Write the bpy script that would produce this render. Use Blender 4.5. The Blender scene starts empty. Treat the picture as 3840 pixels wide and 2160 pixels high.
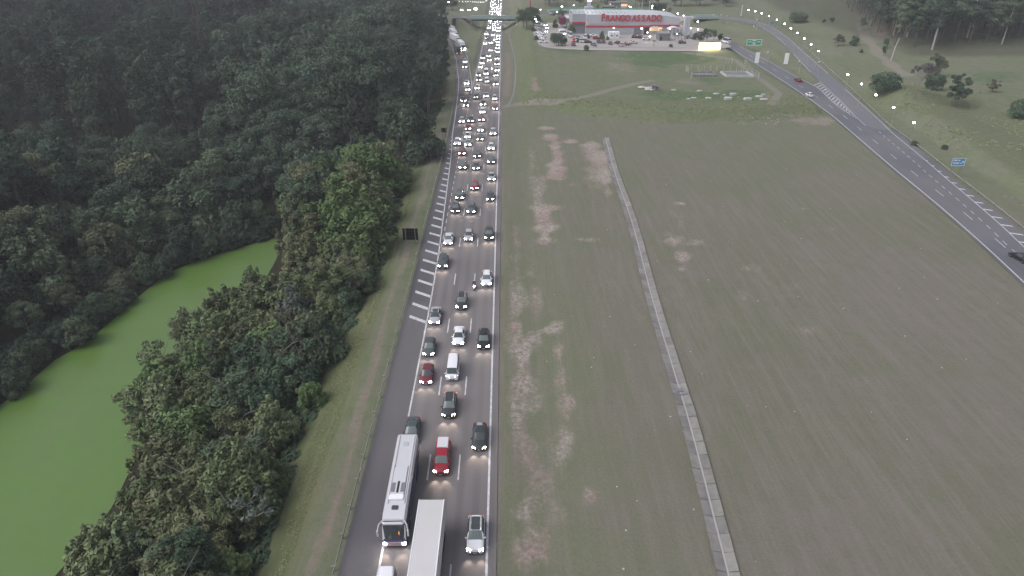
import bpy, bmesh, math, random
import numpy as np
from mathutils import Vector, Matrix, Euler

R = math.radians
S = bpy.context.scene
C = S.collection
rng = random.Random(7)
nrg = np.random.RandomState(11)

# ------------------------------------------------------------------ camera
H, PITCH, YAW, FPX = 57.0, R(28.5), 0.0101, 2530.0
cd = bpy.data.cameras.new('camera'); cam = bpy.data.objects.new('camera', cd); C.objects.link(cam)
cam.location = (0, 0, H); cam.rotation_euler = (math.pi/2 - PITCH, 0, -YAW)
cd.sensor_width = 36; cd.lens = 36*FPX/3840; cd.clip_start = 0.5; cd.clip_end = 6000
S.camera = cam
# ------------------------------------------------------------------ sky, sun, exposure (overcast dusk)
W = bpy.data.worlds.new('World'); S.world = W; W.use_nodes = True
nt = W.node_tree; nt.nodes.clear()
SUN_EL, SUN_AZ = R(50), R(250)
sky = nt.nodes.new('ShaderNodeTexSky'); sky.sky_type = 'NISHITA'; sky.sun_disc = False
sky.sun_elevation = SUN_EL; sky.sun_rotation = SUN_AZ; sky.dust_density = 3.0; sky.air_density = 1.0
hs = nt.nodes.new('ShaderNodeHueSaturation'); hs.inputs['Saturation'].default_value = 0.38
bg = nt.nodes.new('ShaderNodeBackground'); bg.inputs['Strength'].default_value = 0.085
wo = nt.nodes.new('ShaderNodeOutputWorld')
nt.links.new(sky.outputs[0], hs.inputs['Color']); nt.links.new(hs.outputs[0], bg.inputs[0]); nt.links.new(bg.outputs[0], wo.inputs[0])
sl = bpy.data.lights.new('sun', 'SUN'); sl.energy = 0.9; sl.angle = R(45); sl.color = (1, .96, .94)
so = bpy.data.objects.new('sun', sl); C.objects.link(so)
so.rotation_euler = (math.pi/2 - SUN_EL, 0, math.pi - SUN_AZ)
S.view_settings.view_transform = 'Standard'; S.view_settings.look = 'None'
S.view_settings.exposure = 0.98; S.view_settings.gamma = 1; S.view_settings.use_curve_mapping = False
S.cycles.max_bounces = 4; S.cycles.diffuse_bounces = 2; S.cycles.glossy_bounces = 2
S.cycles.volume_bounces = 0; S.cycles.transparent_max_bounces = 8
S.cycles.use_denoising = True
S.cycles.caustics_reflective = False; S.cycles.caustics_refractive = False

# ------------------------------------------------------------------ small helpers
def sstep(a, b, x):
    t = np.clip((x-a)/(b-a), 0, 1); return t*t*(3-2*t)
_hash = nrg.rand(512, 512)
def vnoise(x, y, s, o=0):
    x = np.asarray(x, float)/s + 37.3*o; y = np.asarray(y, float)/s + 91.7*o
    xi = np.floor(x).astype(int); yi = np.floor(y).astype(int); fx = x-xi; fy = y-yi
    fx = fx*fx*(3-2*fx); fy = fy*fy*(3-2*fy)
    g = lambda i, j: _hash[(i % 512), (j % 512)]
    return (g(xi, yi)*(1-fx)+g(xi+1, yi)*fx)*(1-fy)+(g(xi, yi+1)*(1-fx)+g(xi+1, yi+1)*fx)*fy
def fbm(x, y, s, o=0):
    return (vnoise(x, y, s, o)+.5*vnoise(x, y, s/2, o+1)+.25*vnoise(x, y, s/4, o+2))/1.75
def ray(px, py):
    a = (px-1920)/FPX; b = (1080-py)/FPX
    fy = math.cos(PITCH)+b*math.sin(PITCH); fz = -math.sin(PITCH)+b*math.cos(PITCH)
    c, s = math.cos(YAW), math.sin(YAW)
    return np.array((a*c+fy*s, -a*s+fy*c, fz))
def G0(px, py, z=0.):
    d = ray(px, py); t = (z-H)/d[2]; return (d[0]*t, d[1]*t, z)
def GF(px, py, zf):                          # ground point on a height that depends on y
    z = 0.
    for _ in range(12): p = G0(px, py, z); z = float(zf(p[1]))
    return (p[0], p[1], z)
def Hat(x, y, v):                            # height at (x, y) seen at picture row v
    yf = y*math.cos(YAW)+x*math.sin(YAW); m = (v-1080)/FPX
    q = yf*(math.sin(PITCH)+m*math.cos(PITCH))/(math.cos(PITCH)-m*math.sin(PITCH)); return H-q
def proj(x, y, z):
    c, s = math.cos(YAW), math.sin(YAW)
    xr = x*c-y*s; yf = x*s+y*c
    zc = yf*math.cos(PITCH)+(H-z)*math.sin(PITCH); yc = (H-z)*math.cos(PITCH)-yf*math.sin(PITCH)
    return 1920+FPX*xr/zc, 1080+FPX*yc/zc, zc
def CR(pts, step=3.0):                       # smooth resampling of a polyline
    P = [np.array(p, float) for p in pts]; P = [2*P[0]-P[1]]+P+[2*P[-1]-P[-2]]; out = []
    for i in range(1, len(P)-2):
        n = max(1, int(np.linalg.norm(P[i+1]-P[i])/step))
        for k in range(n):
            t = k/n
            out.append(.5*(2*P[i]+(P[i+1]-P[i-1])*t+(2*P[i-1]-5*P[i]+4*P[i+1]-P[i+2])*t*t+(3*P[i]-P[i-1]-3*P[i+1]+P[i+2])*t**3))
    out.append(P[-2]); return np.array(out)

# ------------------------------------------------------------------ plan of the place (metres, highway along +Y)
def lineL(y): return np.interp(y, [0, 100, 118, 182, 203, 223, 258, 274, 281, 331, 365, 395, 421, 460, 520], [-12.87, -12.87, -13.1, -15.0, -16.1, -16.6, -17.7, -18.4, -18.8, -22.9, -27.0, -31.5, -36, -43, -55])
def PL(y): return np.interp(y, [0, 100, 200, 240, 260, 274, 281, 331, 365, 395, 421, 460, 520, 900], [-16.9, -16.9, -17.2, -18.0, -18.8, -19.5, -20.1, -24.2, -28.4, -33, -37.5, -44.5, -57, -140])
def goreR(y): return np.interp(y, [258, 281, 331, 365, 395, 421, 460, 520], [-12.9, -13.6, -17.3, -21.3, -25.5, -29.5, -36, -48])
def hwL(y): return np.interp(y, [0, 258, 332, 400, 460, 900], [-12.87, -12.87, -11.9, -11.3, -10.6, -10.2])
zR = lambda y: np.interp(y, [0, 235, 330, 2000], [0, 0, 3, 3])
zRamp = lambda y: np.interp(y, [0, 212, 277, 330, 390, 430, 460, 2000], [0, 0, 1.6, 4, 7.0, 8.5, 9, 9])
RL = [GF(*q, zR) for q in [(2690, 165), (2737, 180), (2786, 210), (2834.8, 238), (3000, 346), (3100, 417.4), (3199, 500), (3348, 628), (3514, 765), (3680, 910), (3840, 1059), (4010, 1220)]]
RRm = [GF(*q, zR) for q in [(2735, 150), (2800, 187), (2900, 240), (3000, 295), (3065, 329), (3130, 388), (3228, 456), (3348, 545)]]
RRo = [GF(*q, zR) for q in [(3319.5, 472), (3348, 500), (3456, 589), (3539, 661), (3638, 744), (3762, 852), (3840, 926.5), (4010, 1080)]]
RpR = [GF(*q, zRamp) for q in [(2690, 62), (2790, 70), (2846, 84), (2893, 101), (2955, 143), (3000, 184), (3100, 272), (3200, 362), (3319.5, 472), (3470, 600)]]
RpL = [GF(*q, zRamp) for q in [(2690, 72), (2753, 76), (2800, 84), (2846, 98), (2924, 149), (3006.5, 236), (3078, 310), (3160, 387), (3248, 472), (3466, 602)]]

def polydist(x, y, pts):
    best = np.full(np.shape(x), 1e9); bz = np.zeros(np.shape(x))
    for a, b in zip(pts[:-1], pts[1:]):
        dx, dy = b[0]-a[0], b[1]-a[1]; L2 = dx*dx+dy*dy+1e-9
        t = np.clip(((x-a[0])*dx+(y-a[1])*dy)/L2, 0, 1)
        d = np.hypot(x-a[0]-t*dx, y-a[1]-t*dy); m = d < best
        best = np.where(m, d, best); bz = np.where(m, a[2]+(b[2]-a[2])*t, bz)
    return best, bz
mid = lambda A, B: [tuple((np.array(a)+np.array(b))/2) for a, b in zip(A, B)]
_rc = CR(RL, 25); _cR = [(p[0]+5.2, p[1], p[2]) for p in _rc]
_cRamp = CR(mid(RpL, RpR), 25)
OV_Y, OV_Z = 431.0, 7.0                      # overpass
def hgt(x, y):
    x = np.asarray(x, float); y = np.asarray(y, float)
    d = PL(y)-x
    Dp = np.interp(y, [0, 150, 205, 270, 340, 500], [10, 10, 8, 5.5, 3, 2])
    zl = -Dp*sstep(2.5, 27, d) + np.clip((d-68)*.085, 0, 16) + (fbm(x, y, 40)-.5)*3*sstep(70, 110, d) + (vnoise(x, y, 62, 21)-.35)*24*sstep(72, 120, d)*sstep(40, 90, y)+ (vnoise(x, y, 48, 23)-.3)*9*sstep(172, 215, y)*sstep(14, 45, d)*(1-sstep(72, 120, d))
    # field and banks on the other side
    yb = np.interp(x, [0, 10, 27, 52, 80, 110], [240, 236, 224, 214, 216, 226])
    pl = 2.6*sstep(0, 9, y-yb) + 2.05*sstep(-16, -1, y-(324+.01*x))
    zf = -.35*sstep(-1, 5, x) + (fbm(x, y, 30, 5)-.5)*.6*sstep(3, 20, x)*(1-sstep(305, 322, y)*(x < 125))
    zf = zf + (pl+.35)*sstep(3, 13, x)
    zf = zf + np.clip((x-128)*.05, 0, 14) + (fbm(x, y, 60, 8)-.5)*5*sstep(128, 160, x)*1.0
    side = sstep(-9, -4, x)
    z = zl*(1-side)+zf*side
    # island between ramp and highway
    isl = sstep(262, 330, y)*.8*np.clip(np.minimum(x-goreR(y), hwL(y)-x)*.5, 0, 1)
    z = np.where((x > PL(y)) & (x < -1), isl, z)
    dk, _ = polydist(x, y, _cR); z = z+2.6*sstep(15, 21, dk)*(1-sstep(25, 42, dk))*(x > 112)*(1-sstep(240, 275, y))
    # overpass embankments
    lat = np.clip((np.abs(x+7)-7.5)*.62, 0, OV_Z-.2)
    emb = np.minimum(lat, OV_Z-.2-.45*np.clip(np.abs(y-OV_Y-3)-6.5, 0, 60))
    emb = np.where((x < 40) & (x > -70), emb, -99)
    z = np.maximum(z, emb)
    far = sstep(455, 520, y)
    z = np.where((np.abs(x+6) > 7.5), z+far*np.clip(np.abs(x+6)*.02, 0, 3), z)
    for cl, hw, rise, sp in ((_cRamp, 4.6, .2, 9), (_cR, 6.0, .14, 3.5)):
        dd, zz = polydist(x, y, cl)
        w = 1-sstep(hw+.8, hw+sp+np.abs(zz)*(1.2 if sp > 5 else .5), dd); z = z*(1-w)+(zz-rise)*w
    w = ((x > hwL(y)-1.6) & (x < -.6)).astype(float); z = z*(1-w)-.1*w
    w = ((x > PL(y)-1.) & (x < goreR(y)+.7) & (y > 255)) | ((x > PL(y)-1.) & (x < -.6) & (y <= 262)); z = np.where(w, -.1, z)
    return z
_ts = np.concatenate([np.linspace(40, 420, 1300), np.linspace(420.5, 900, 900)])
def G(px, py, dz=0.):
    d = ray(px, py); n = d/np.linalg.norm(d); P = n[None, :]*_ts[:, None]
    zz = hgt(P[:, 0], P[:, 1])+dz; f = (H+P[:, 2])-zz; k = int(np.argmax(f < 0))
    if f[k] >= 0: k = len(f)-1
    t = _ts[k-1]+(_ts[k]-_ts[k-1])*f[k-1]/(f[k-1]-f[k]+1e-9) if k > 0 else _ts[0]
    p = n*t; return (float(p[0]), float(p[1]), float(H+p[2]-dz))

# ------------------------------------------------------------------ materials
def mat(name, col, rough=.7, metal=0., spec=.5, emis=None, es=0.):
    m = bpy.data.materials.new(name); m.use_nodes = True
    b = m.node_tree.nodes['Principled BSDF']
    b.inputs['Base Color'].default_value = (*col, 1); b.inputs['Roughness'].default_value = rough
    b.inputs['Metallic'].default_value = metal; b.inputs['Specular IOR Level'].default_value = spec
    if emis:
        b.inputs['Emission Color'].default_value = (*emis, 1); b.inputs['Emission Strength'].default_value = es
        m.cycles.emission_sampling = 'NONE'
    return m
def N(m, t, **kw):
    n = m.node_tree.nodes.new(t)
    for k, v in kw.items():
        if k in n.inputs.keys(): n.inputs[k].default_value = v
        else: setattr(n, k, v)
    return n
def LK(m, a, b): m.node_tree.links.new(a, b)
def mixc(m, fac, a, b, mode='MIX'):
    n = m.node_tree.nodes.new('ShaderNodeMix'); n.data_type = 'RGBA'; n.blend_type = mode
    for k, v in ((0, fac), (6, a), (7, b)):
        if hasattr(v, 'default_value') or hasattr(v, 'is_linked'): LK(m, v, n.inputs[k])
        else: n.inputs[k].default_value = v if k == 0 else (*v, 1)
    return n.outputs[2]
def math_(m, op, a, b=0., c=None, clamp=False):
    n = m.node_tree.nodes.new('ShaderNodeMath'); n.operation = op; n.use_clamp = clamp
    for i, v in enumerate((a, b) if c is None else (a, b, c)):
        if hasattr(v, 'is_linked'): LK(m, v, n.inputs[i])
        else: n.inputs[i].default_value = v
    return n.outputs[0]
def noise(m, scale, detail=4, rough=.6, vec=None, dist=0):
    n = N(m, 'ShaderNodeTexNoise', Scale=scale, Detail=detail, Roughness=rough, Distortion=dist)
    if vec is not None: LK(m, vec, n.inputs['Vector'])
    return n.outputs['Fac']
def pos(m): return N(m, 'ShaderNodeNewGeometry').outputs['Position']
def ramp01(m, f, a, b):
    n = N(m, 'ShaderNodeMapRange'); LK(m, f, n.inputs['Value']); n.inputs['From Min'].default_value = a; n.inputs['From Max'].default_value = b
    n.interpolation_type = 'SMOOTHSTEP'; return n.outputs[0]
def mapped(m, vec, scale, rot=0.):
    n = N(m, 'ShaderNodeMapping'); LK(m, vec, n.inputs['Vector']); n.inputs['Scale'].default_value = scale; n.inputs['Rotation'].default_value = (0, 0, rot); return n.outputs[0]
def noisy(name, c1, c2, scale, rough=.85, bump=0., metal=0., spec=.3, objrand=0.):
    m = mat(name, c1, rough, metal, spec); b = m.node_tree.nodes['Principled BSDF']
    p = pos(m); f = ramp01(m, noise(m, scale, 6, .65, p), .3, .7); col = mixc(m, f, c1, c2)
    if objrand:
        oi = N(m, 'ShaderNodeObjectInfo'); v = math_(m, 'MULTIPLY_ADD', oi.outputs['Random'], objrand*2, 1-objrand)
        cc = N(m, 'ShaderNodeCombineColor'); [LK(m, v, cc.inputs[i]) for i in range(3)]
        col = mixc(m, 1., col, cc.outputs[0], 'MULTIPLY')
    LK(m, col, b.inputs['Base Color'])
    if bump:
        bn = N(m, 'ShaderNodeBump', Strength=bump, Distance=.1); LK(m, noise(m, scale*6, 4, .6, p), bn.inputs['Height']); LK(m, bn.outputs[0], b.inputs['Normal'])
    return m
def terrain_mat():
    m = mat('terrain', (.1, .1, .07), .95, 0, .15); b = m.node_tree.nodes['Principled BSDF']; p = pos(m)
    at = lambda n: N(m, 'ShaderNodeAttribute', attribute_name=n).outputs['Fac']
    big = ramp01(m, noise(m, .035, 5, .6, p), .38, .62)
    med = ramp01(m, noise(m, .35, 6, .7, p), .3, .7)
    fine = noise(m, 2.6, 5, .75, p)
    strk = noise(m, .8, 6, .78, mapped(m, p, (1., .055, 1), R(10)))
    base = mixc(m, big, (.170, .151, .136), (.146, .149, .108))
    base = mixc(m, math_(m, 'MULTIPLY', med, .55), base, (.125, .130, .090))
    st = ramp01(m, strk, .42, .66); base = mixc(m, math_(m, 'MULTIPLY', st, .62), base, (.200, .176, .162))
    base = mixc(m, math_(m, 'MULTIPLY', at('green'), ramp01(m, noise(m, .09, 6, .65, p), .2, .6)), base, mixc(m, med, (.100, .136, .064), (.158, .168, .112)))
    # lush growth
    lf = ramp01(m, math_(m, 'ADD', at('lush'), math_(m, 'MULTIPLY', noise(m, .45, 5, .7, p), .7)), .5, .85)
    base = mixc(m, lf, base, mixc(m, med, (.062, .110, .056), (.105, .140, .070)))
    wl = ramp01(m, math_(m, 'ADD', at('weedy'), math_(m, 'MULTIPLY', noise(m, .22, 6, .75, p), .8)), .75, 1.05)
    base = mixc(m, math_(m, 'MULTIPLY', wl, .8), base, mixc(m, ramp01(m, noise(m, .8, 5, .7, p), .35, .65), (.098, .120, .066), (.155, .165, .098)))
    # bare soil
    df = ramp01(m, math_(m, 'ADD', at('dirt'), math_(m, 'MULTIPLY_ADD', noise(m, .9, 8, .8, mapped(m, p, (1., .45, 1))), 1.5, -.75)), .15, .92)
    dc = mixc(m, ramp01(m, noise(m, .09, 3, .6, p), .4, .6), (.380, .275, .265), (.440, .380, .370))
    dc = mixc(m, ramp01(m, noise(m, 1.6, 6, .8, p), .35, .65), dc, (.17, .15, .125))
    base = mixc(m, math_(m, 'MULTIPLY', df, .92), base, dc)
    rf = ramp01(m, math_(m, 'ADD', at('redsoil'), math_(m, 'MULTIPLY_ADD', noise(m, .8, 6, .75, p), .9, -.45)), .35, .75)
    base = mixc(m, math_(m, 'MULTIPLY', rf, .75), base, (.235, .180, .165))
    pf = ramp01(m, math_(m, 'ADD', at('track'), math_(m, 'MULTIPLY_ADD', noise(m, 1., 6, .75, p), .6, -.3)), .4, .7)
    base = mixc(m, math_(m, 'MULTIPLY', pf, .8), base, (.215, .195, .17))
    base = mixc(m, at('tall'), base, mixc(m, st, (.096, .116, .054), (.146, .146, .080)))
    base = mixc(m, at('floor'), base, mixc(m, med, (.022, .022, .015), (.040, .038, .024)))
    fm = math_(m, 'MULTIPLY_ADD', fine, .44, .78)
    cc = N(m, 'ShaderNodeCombineColor'); [LK(m, fm, cc.inputs[i]) for i in range(3)]
    base = mixc(m, 1., base, cc.outputs[0], 'MULTIPLY'); LK(m, base, b.inputs['Base Color'])
    bn = N(m, 'ShaderNodeBump', Strength=.6, Distance=.25); LK(m, fine, bn.inputs['Height']); LK(m, bn.outputs[0], b.inputs['Normal'])
    return m
def asphalt_mat(name, c1, c2, lanes=None):
    m = mat(name, c1, .8, 0, .3); b = m.node_tree.nodes['Principled BSDF']; p = pos(m)
    f = ramp01(m, noise(m, .12, 4, .6, mapped(m, p, (3., .25, 1))), .35, .65)
    col = mixc(m, f, c1, c2); col = mixc(m, math_(m, 'MULTIPLY', noise(m, 9, 4, .8, p), .22), col, (.06, .06, .062))
    if lanes:
        sx = N(m, 'ShaderNodeSeparateXYZ'); LK(m, p, sx.inputs[0])
        w = math_(m, 'SINE', math_(m, 'MULTIPLY_ADD', sx.outputs[0], 2*math.pi/1.8, lanes)); w = ramp01(m, w, -.6, 1.)
        col = mixc(m, math_(m, 'MULTIPLY', w, .5), col, (.108, .100, .106))
    # stretches laid at different times
    v = ramp01(m, noise(m, .02, 2, .5, mapped(m, p, (.1, 1., 1))), .48, .54)
    col = mixc(m, math_(m, 'MULTIPLY', v, .32), col, (.185, .172, .176))
    LK(m, col, b.inputs['Base Color']); return m
def leaf_mat(name, c1, c2, c3=None, trans=.0):
    m = mat(name, c1, .65, 0, .25); b = m.node_tree.nodes['Principled BSDF']
    oi = N(m, 'ShaderNodeObjectInfo'); ge = N(m, 'ShaderNodeNewGeometry')
    col = mixc(m, oi.outputs['Random'], c1, c2)
    if c3: col = mixc(m, ramp01(m, math_(m, 'FRACT', math_(m, 'MULTIPLY', oi.outputs['Random'], 7.3)), .6, .95), col, c3)
    v = math_(m, 'MULTIPLY', math_(m, 'MULTIPLY_ADD', ge.outputs['Random Per Island'], .6, .7), math_(m, 'MULTIPLY_ADD', math_(m, 'FRACT', math_(m, 'MULTIPLY', oi.outputs['Random'], 31.7)), .66, .98))
    cc = N(m, 'ShaderNodeCombineColor'); [LK(m, v, cc.inputs[i]) for i in range(3)]
    col = mixc(m, 1., col, cc.outputs[0], 'MULTIPLY'); LK(m, col, b.inputs['Base Color'])
    b.inputs['Specular IOR Level'].default_value = .08; b.inputs['Roughness'].default_value = .85
    return m
M = dict(
    terrain=terrain_mat(),
    asphalt=asphalt_mat('asphalt', (.152, .142, .150), (.178, .164, .168), 1.2),
    asphalt2=asphalt_mat('asphalt_cool', (.112, .113, .134), (.132, .133, .153)),
    asphalt3=asphalt_mat('asphalt_pale', (.142, .142, .166), (.162, .161, .184)),
    shoulder=asphalt_mat('asphalt_shoulder', (.090, .088, .100), (.110, .106, .117)),
    paint=noisy('road_paint', (.60, .60, .64), (.38, .38, .41), 2.2, .6),
    lot=noisy('lot_surface', (.30, .28, .27), (.36, .335, .325), .08, .85),
    concrete=noisy('weathered_concrete', (.175, .168, .162), (.235, .226, .218), .9, .9, .4, objrand=.16),
    concrete_light=noisy('pale_concrete', (.34, .34, .35), (.44, .44, .45), 1.2, .85, objrand=.1),
    crease=mat('pale_mortar', (.34, .33, .33), .9),
    steel=noisy('galvanised_steel', (.27, .27, .25), (.36, .36, .34), 2., .5, metal=.4),
    steel_dark=mat('dark_steel', (.05, .05, .055), .5, .5),
    signback=mat('sign_back', (.006, .006, .008), .7, 0, .2), signback2=mat('sign_back_worn', (.06, .06, .068), .7),
    white=noisy('white_panel', (.78, .78, .82), (.72, .72, .76), .2, .5), whitebox=noisy('box_white', (.53, .52, .54), (.48, .475, .48), .12, .5),
    wall=noisy('cladding', (.34, .35, .385), (.38, .39, .425), .05, .6), wall2=noisy('cladding_pale', (.43, .44, .48), (.47, .48, .52), .05, .6),
    red=mat('sign_red', (.46, .03, .055), .5), darkred=mat('dark_red', (.12, .01, .04), .6),
    roofm=noisy('roof_sheet', (.42, .43, .45), (.33, .34, .36), .3, .6),
    dark=mat('dark_opening', (.02, .02, .024), .7), grey=mat('mid_grey', (.17, .17, .19), .6),
    green=mat('bridge_green', (.10, .26, .18), .6), greenpale=mat('bridge_green_pale', (.24, .34, .30), .6),
    signgreen=mat('sign_green', (.02, .30, .16), .5), signblue=mat('sign_blue', (.02, .22, .48), .5), signwhite=mat('sign_white', (.6, .62, .66), .5),
    glass=mat('glass', (.045, .056, .062), .12, 0, .8), glassl=mat('glass_pale', (.11, .135, .14), .15, 0, .8),  # reflected sky is lightened into the base colours, most in the pale one
    tyre=mat('tyre_rubber', (.012, .012, .013), .8), rim=mat('rim_alloy', (.22, .22, .23), .35, .8), plastic=mat('black_plastic', (.02, .02, .022), .6),
    plate=mat('number_plate', (.36, .36, .38), .5), chrome=mat('roof_rail_silver', (.6, .6, .63), .3, .6),
    head=mat('headlight_lit', (.9, .9, .9), .3, 0, .5, (1, .97, .93), 38.), headfar=mat('headlight_lit_far', (.9, .9, .9), .3, 0, .5, (1, .97, .95), 75.), headwarm=mat('headlight_warm', (.9, .9, .8), .3, 0, .5, (1, .84, .58), 22.),
    headoff=mat('headlight_off', (.5, .5, .52), .2), tail=mat('tail_light', (.35, .01, .02), .3, 0, .5, (1, .05, .06), .25),
    brake=mat('brake_light_lit', (.5, .02, .02), .3, 0, .5, (1, .10, .13), 2.2), amber=mat('amber_lamp', (.6, .25, .05), .3, 0, .5, (1, .45, .08), .9),
    lampoff=mat('lamp_head_unlit', (.62, .6, .62), .4), lampon=mat('lamp_head_lit', (1, 1, 1), .4, 0, .5, (.97, 1, 1), 22.),
    lampsoft=mat('lamp_head_soft', (1, 1, 1), .4, 0, .5, (1, 1, 1), 7.),
    billboard=mat('screen_lit', (.9, .8, .6), .4, 0, .5, (1, .86, .52), 6.5),
    menu=mat('menu_panel_lit', (.8, .5, .3), .4, 0, .5, (1, .72, .42), .45), orange=mat('orange_fascia_lit', (.8, .3, .15), .4, 0, .5, (1, .42, .2), .7),
    paleroof=mat('pale_canopy', (.5, .52, .55), .5),
    bark=noisy('bark', (.075, .062, .055), (.11, .095, .082), 2.), barkpale=noisy('bark_pale', (.30, .28, .27), (.42, .40, .39), 2.), barkgrey=noisy('bark_grey', (.15, .13, .125), (.2, .175, .17), 2.),
    stone=noisy('pale_stone', (.35, .33, .31), (.5, .48, .46), 2.),
    leather=mat('rider_jacket', (.03, .03, .035), .7), helmet=mat('helmet', (.5, .5, .52), .3), skin=mat('skin', (.35, .2, .14), .6), jeans=mat('jeans', (.05, .06, .09), .8),
    navy=mat('bus_blue', (.025, .035, .12), .35), silver=mat('bus_silver', (.52, .52, .56), .35), silverdark=mat('bus_roof_grey', (.40, .40, .43), .5), pinkbumper=mat('bus_bumper', (.36, .27, .31), .4),
)
LEAF = dict(
    pine=leaf_mat('needles_dark', (.036, .056, .042), (.046, .068, .050), (.058, .078, .054)),
    wood=leaf_mat('leaves_forest', (.062, .090, .058), (.078, .102, .064), (.092, .106, .066)),
    olive=leaf_mat('leaves_olive', (.100, .120, .066), (.090, .118, .060), (.118, .124, .072)),
    straw=leaf_mat('dry_straw', (.150, .155, .090), (.135, .148, .075)), weed=leaf_mat('weeds_green', (.150, .185, .095), (.170, .190, .110)), scrub=leaf_mat('scrub_yellow', (.190, .195, .115), (.170, .185, .105)),
    fresh=leaf_mat('leaves_fresh', (.078, .122, .052), (.092, .124, .056)),
    dark=leaf_mat('leaves_dark', (.046, .074, .050), (.060, .086, .054)),
    brown=leaf_mat('leaves_brown', (.105, .098, .070), (.096, .096, .064)),
    silver=leaf_mat('leaves_silvery', (.085, .100, .088), (.078, .094, .080)),
    far=leaf_mat('leaves_far', (.054, .080, .058), (.068, .092, .064)),
    mauve=leaf_mat('twigs_mauve', (.12, .112, .115), (.105, .10, .10)),
)
PAINT = {}
for k, c in dict(white=(.70, .71, .76), silver=(.42, .43, .46), grey=(.13, .14, .155), dark=(.035, .04, .045), black=(.018, .019, .022), red=(.28, .012, .03), maroon=(.13, .02, .035), slate=(.075, .095, .10), beige=(.26, .24, .22), pearl=(.58, .58, .62), blue=(.05, .07, .14)).items():
    PAINT[k] = mat('car_paint_'+k, c, .35, .25 if k in ('silver', 'grey', 'slate') else 0., .5)

# ------------------------------------------------------------------ object helpers
def mesh(name, V, F):
    me = bpy.data.meshes.new(name); me.from_pydata([tuple(map(float, v)) for v in V], [], [tuple(f) for f in F]); me.update(); return me
def ob(name, me, m=None, parent=None, loc=None, rot=None):
    o = bpy.data.objects.new(name, me); C.objects.link(o)
    if m is not None and me is not None:
        if not me.materials: me.materials.append(m)
        o.material_slots[0].link = 'OBJECT'; o.material_slots[0].material = m
    if parent is not None: o.parent = parent
    if loc is not None: o.location = loc
    if rot is not None: o.rotation_euler = rot
    return o
def tag(o, label, cat=None, group=None, kind=None):
    if label: o['label'] = label
    if cat: o['category'] = cat
    if group: o['group'] = group
    if kind: o['kind'] = kind
    return o
def empty(name, loc=(0, 0, 0), rz=0., label=None, cat=None, group=None):
    o = bpy.data.objects.new(name, None); C.objects.link(o); o.location = loc; o.rotation_euler = (0, 0, rz); o.empty_display_size = .3
    return tag(o, label, cat, group)
class MB:
    def __init__(s): s.V = []; s.F = []
    def box(s, x0, x1, y0, y1, z0, z1, bev=0.):
        n = len(s.V); b = min(bev, (x1-x0)*.45, (y1-y0)*.45)
        if b <= 0:
            s.V += [(x0, y0, z0), (x1, y0, z0), (x1, y1, z0), (x0, y1, z0), (x0, y0, z1), (x1, y0, z1), (x1, y1, z1), (x0, y1, z1)]
            s.F += [tuple(n+i for i in f) for f in ((3, 2, 1, 0), (4, 5, 6, 7), (0, 1, 5, 4), (1, 2, 6, 5), (2, 3, 7, 6), (3, 0, 4, 7))]
        else:
            ring = lambda z, i: [(x0+b+i, y0+i, z), (x1-b-i, y0+i, z), (x1-i, y0+b+i, z), (x1-i, y1-b-i, z), (x1-b-i, y1-i, z), (x0+b+i, y1-i, z), (x0+i, y1-b-i, z), (x0+i, y0+b+i, z)]
            rs = [ring(z0, 0), ring(z1-b*.6, 0), ring(z1, b*.6)]
            for r in rs: s.V += r
            s.F.append(tuple(n+7-i for i in range(8)))
            for k in range(2):
                for i in range(8): s.F.append((n+8*k+i, n+8*k+(i+1) % 8, n+8*k+8+(i+1) % 8, n+8*k+8+i))
            s.F.append(tuple(n+16+i for i in range(8)))
        return s
    def tube(s, pts, rad, k=6):
        pts = [Vector(p) for p in pts]; rad = rad if isinstance(rad, (list, tuple)) else [rad]*len(pts); n = len(s.V)
        for i, p in enumerate(pts):
            d = (pts[min(i+1, len(pts)-1)]-pts[max(i-1, 0)]).normalized()
            u = d.cross(Vector((0, 0, 1)) if abs(d.z) < .95 else Vector((1, 0, 0))).normalized(); v = d.cross(u)
            for j in range(k):
                a = 2*math.pi*j/k; q = p+(u*math.cos(a)+v*math.sin(a))*rad[i]; s.V.append(tuple(q))
        for i in range(len(pts)-1):
            for j in range(k): s.F.append((n+i*k+j, n+i*k+(j+1) % k, n+(i+1)*k+(j+1) % k, n+(i+1)*k+j))
        s.F.append(tuple(n+j for j in range(k))); s.F.append(tuple(n+(len(pts)-1)*k+k-1-j for j in range(k)))
        return s
    def quad(s, a, b, c, d): n = len(s.V); s.V += [a, b, c, d]; s.F.append((n, n+1, n+2, n+3)); return s
    def ball(s, c, r, sx=1, sy=1, sz=1, nu=8, nv=6):
        n = len(s.V)
        for i in range(nv+1):
            th = math.pi*i/nv
            for j in range(nu):
                ph = 2*math.pi*j/nu; s.V.append((c[0]+r*sx*math.sin(th)*math.cos(ph), c[1]+r*sy*math.sin(th)*math.sin(ph), c[2]+r*sz*math.cos(th)))
        for i in range(nv):
            for j in range(nu): s.F.append((n+i*nu+j, n+(i+1)*nu+j, n+(i+1)*nu+(j+1) % nu, n+i*nu+(j+1) % nu))
        return s
    def me(s, name, smooth=False):
        m = mesh(name, s.V, s.F)
        if smooth:
            m.polygons.foreach_set('use_smooth', [True]*len(m.polygons)); m.set_sharp_from_angle(angle=R(38))
        return m
    def build(s, name, m, parent=None, loc=None, rot=None, smooth=False): return ob(name, s.me(name, smooth), m, parent, loc, rot)

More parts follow.
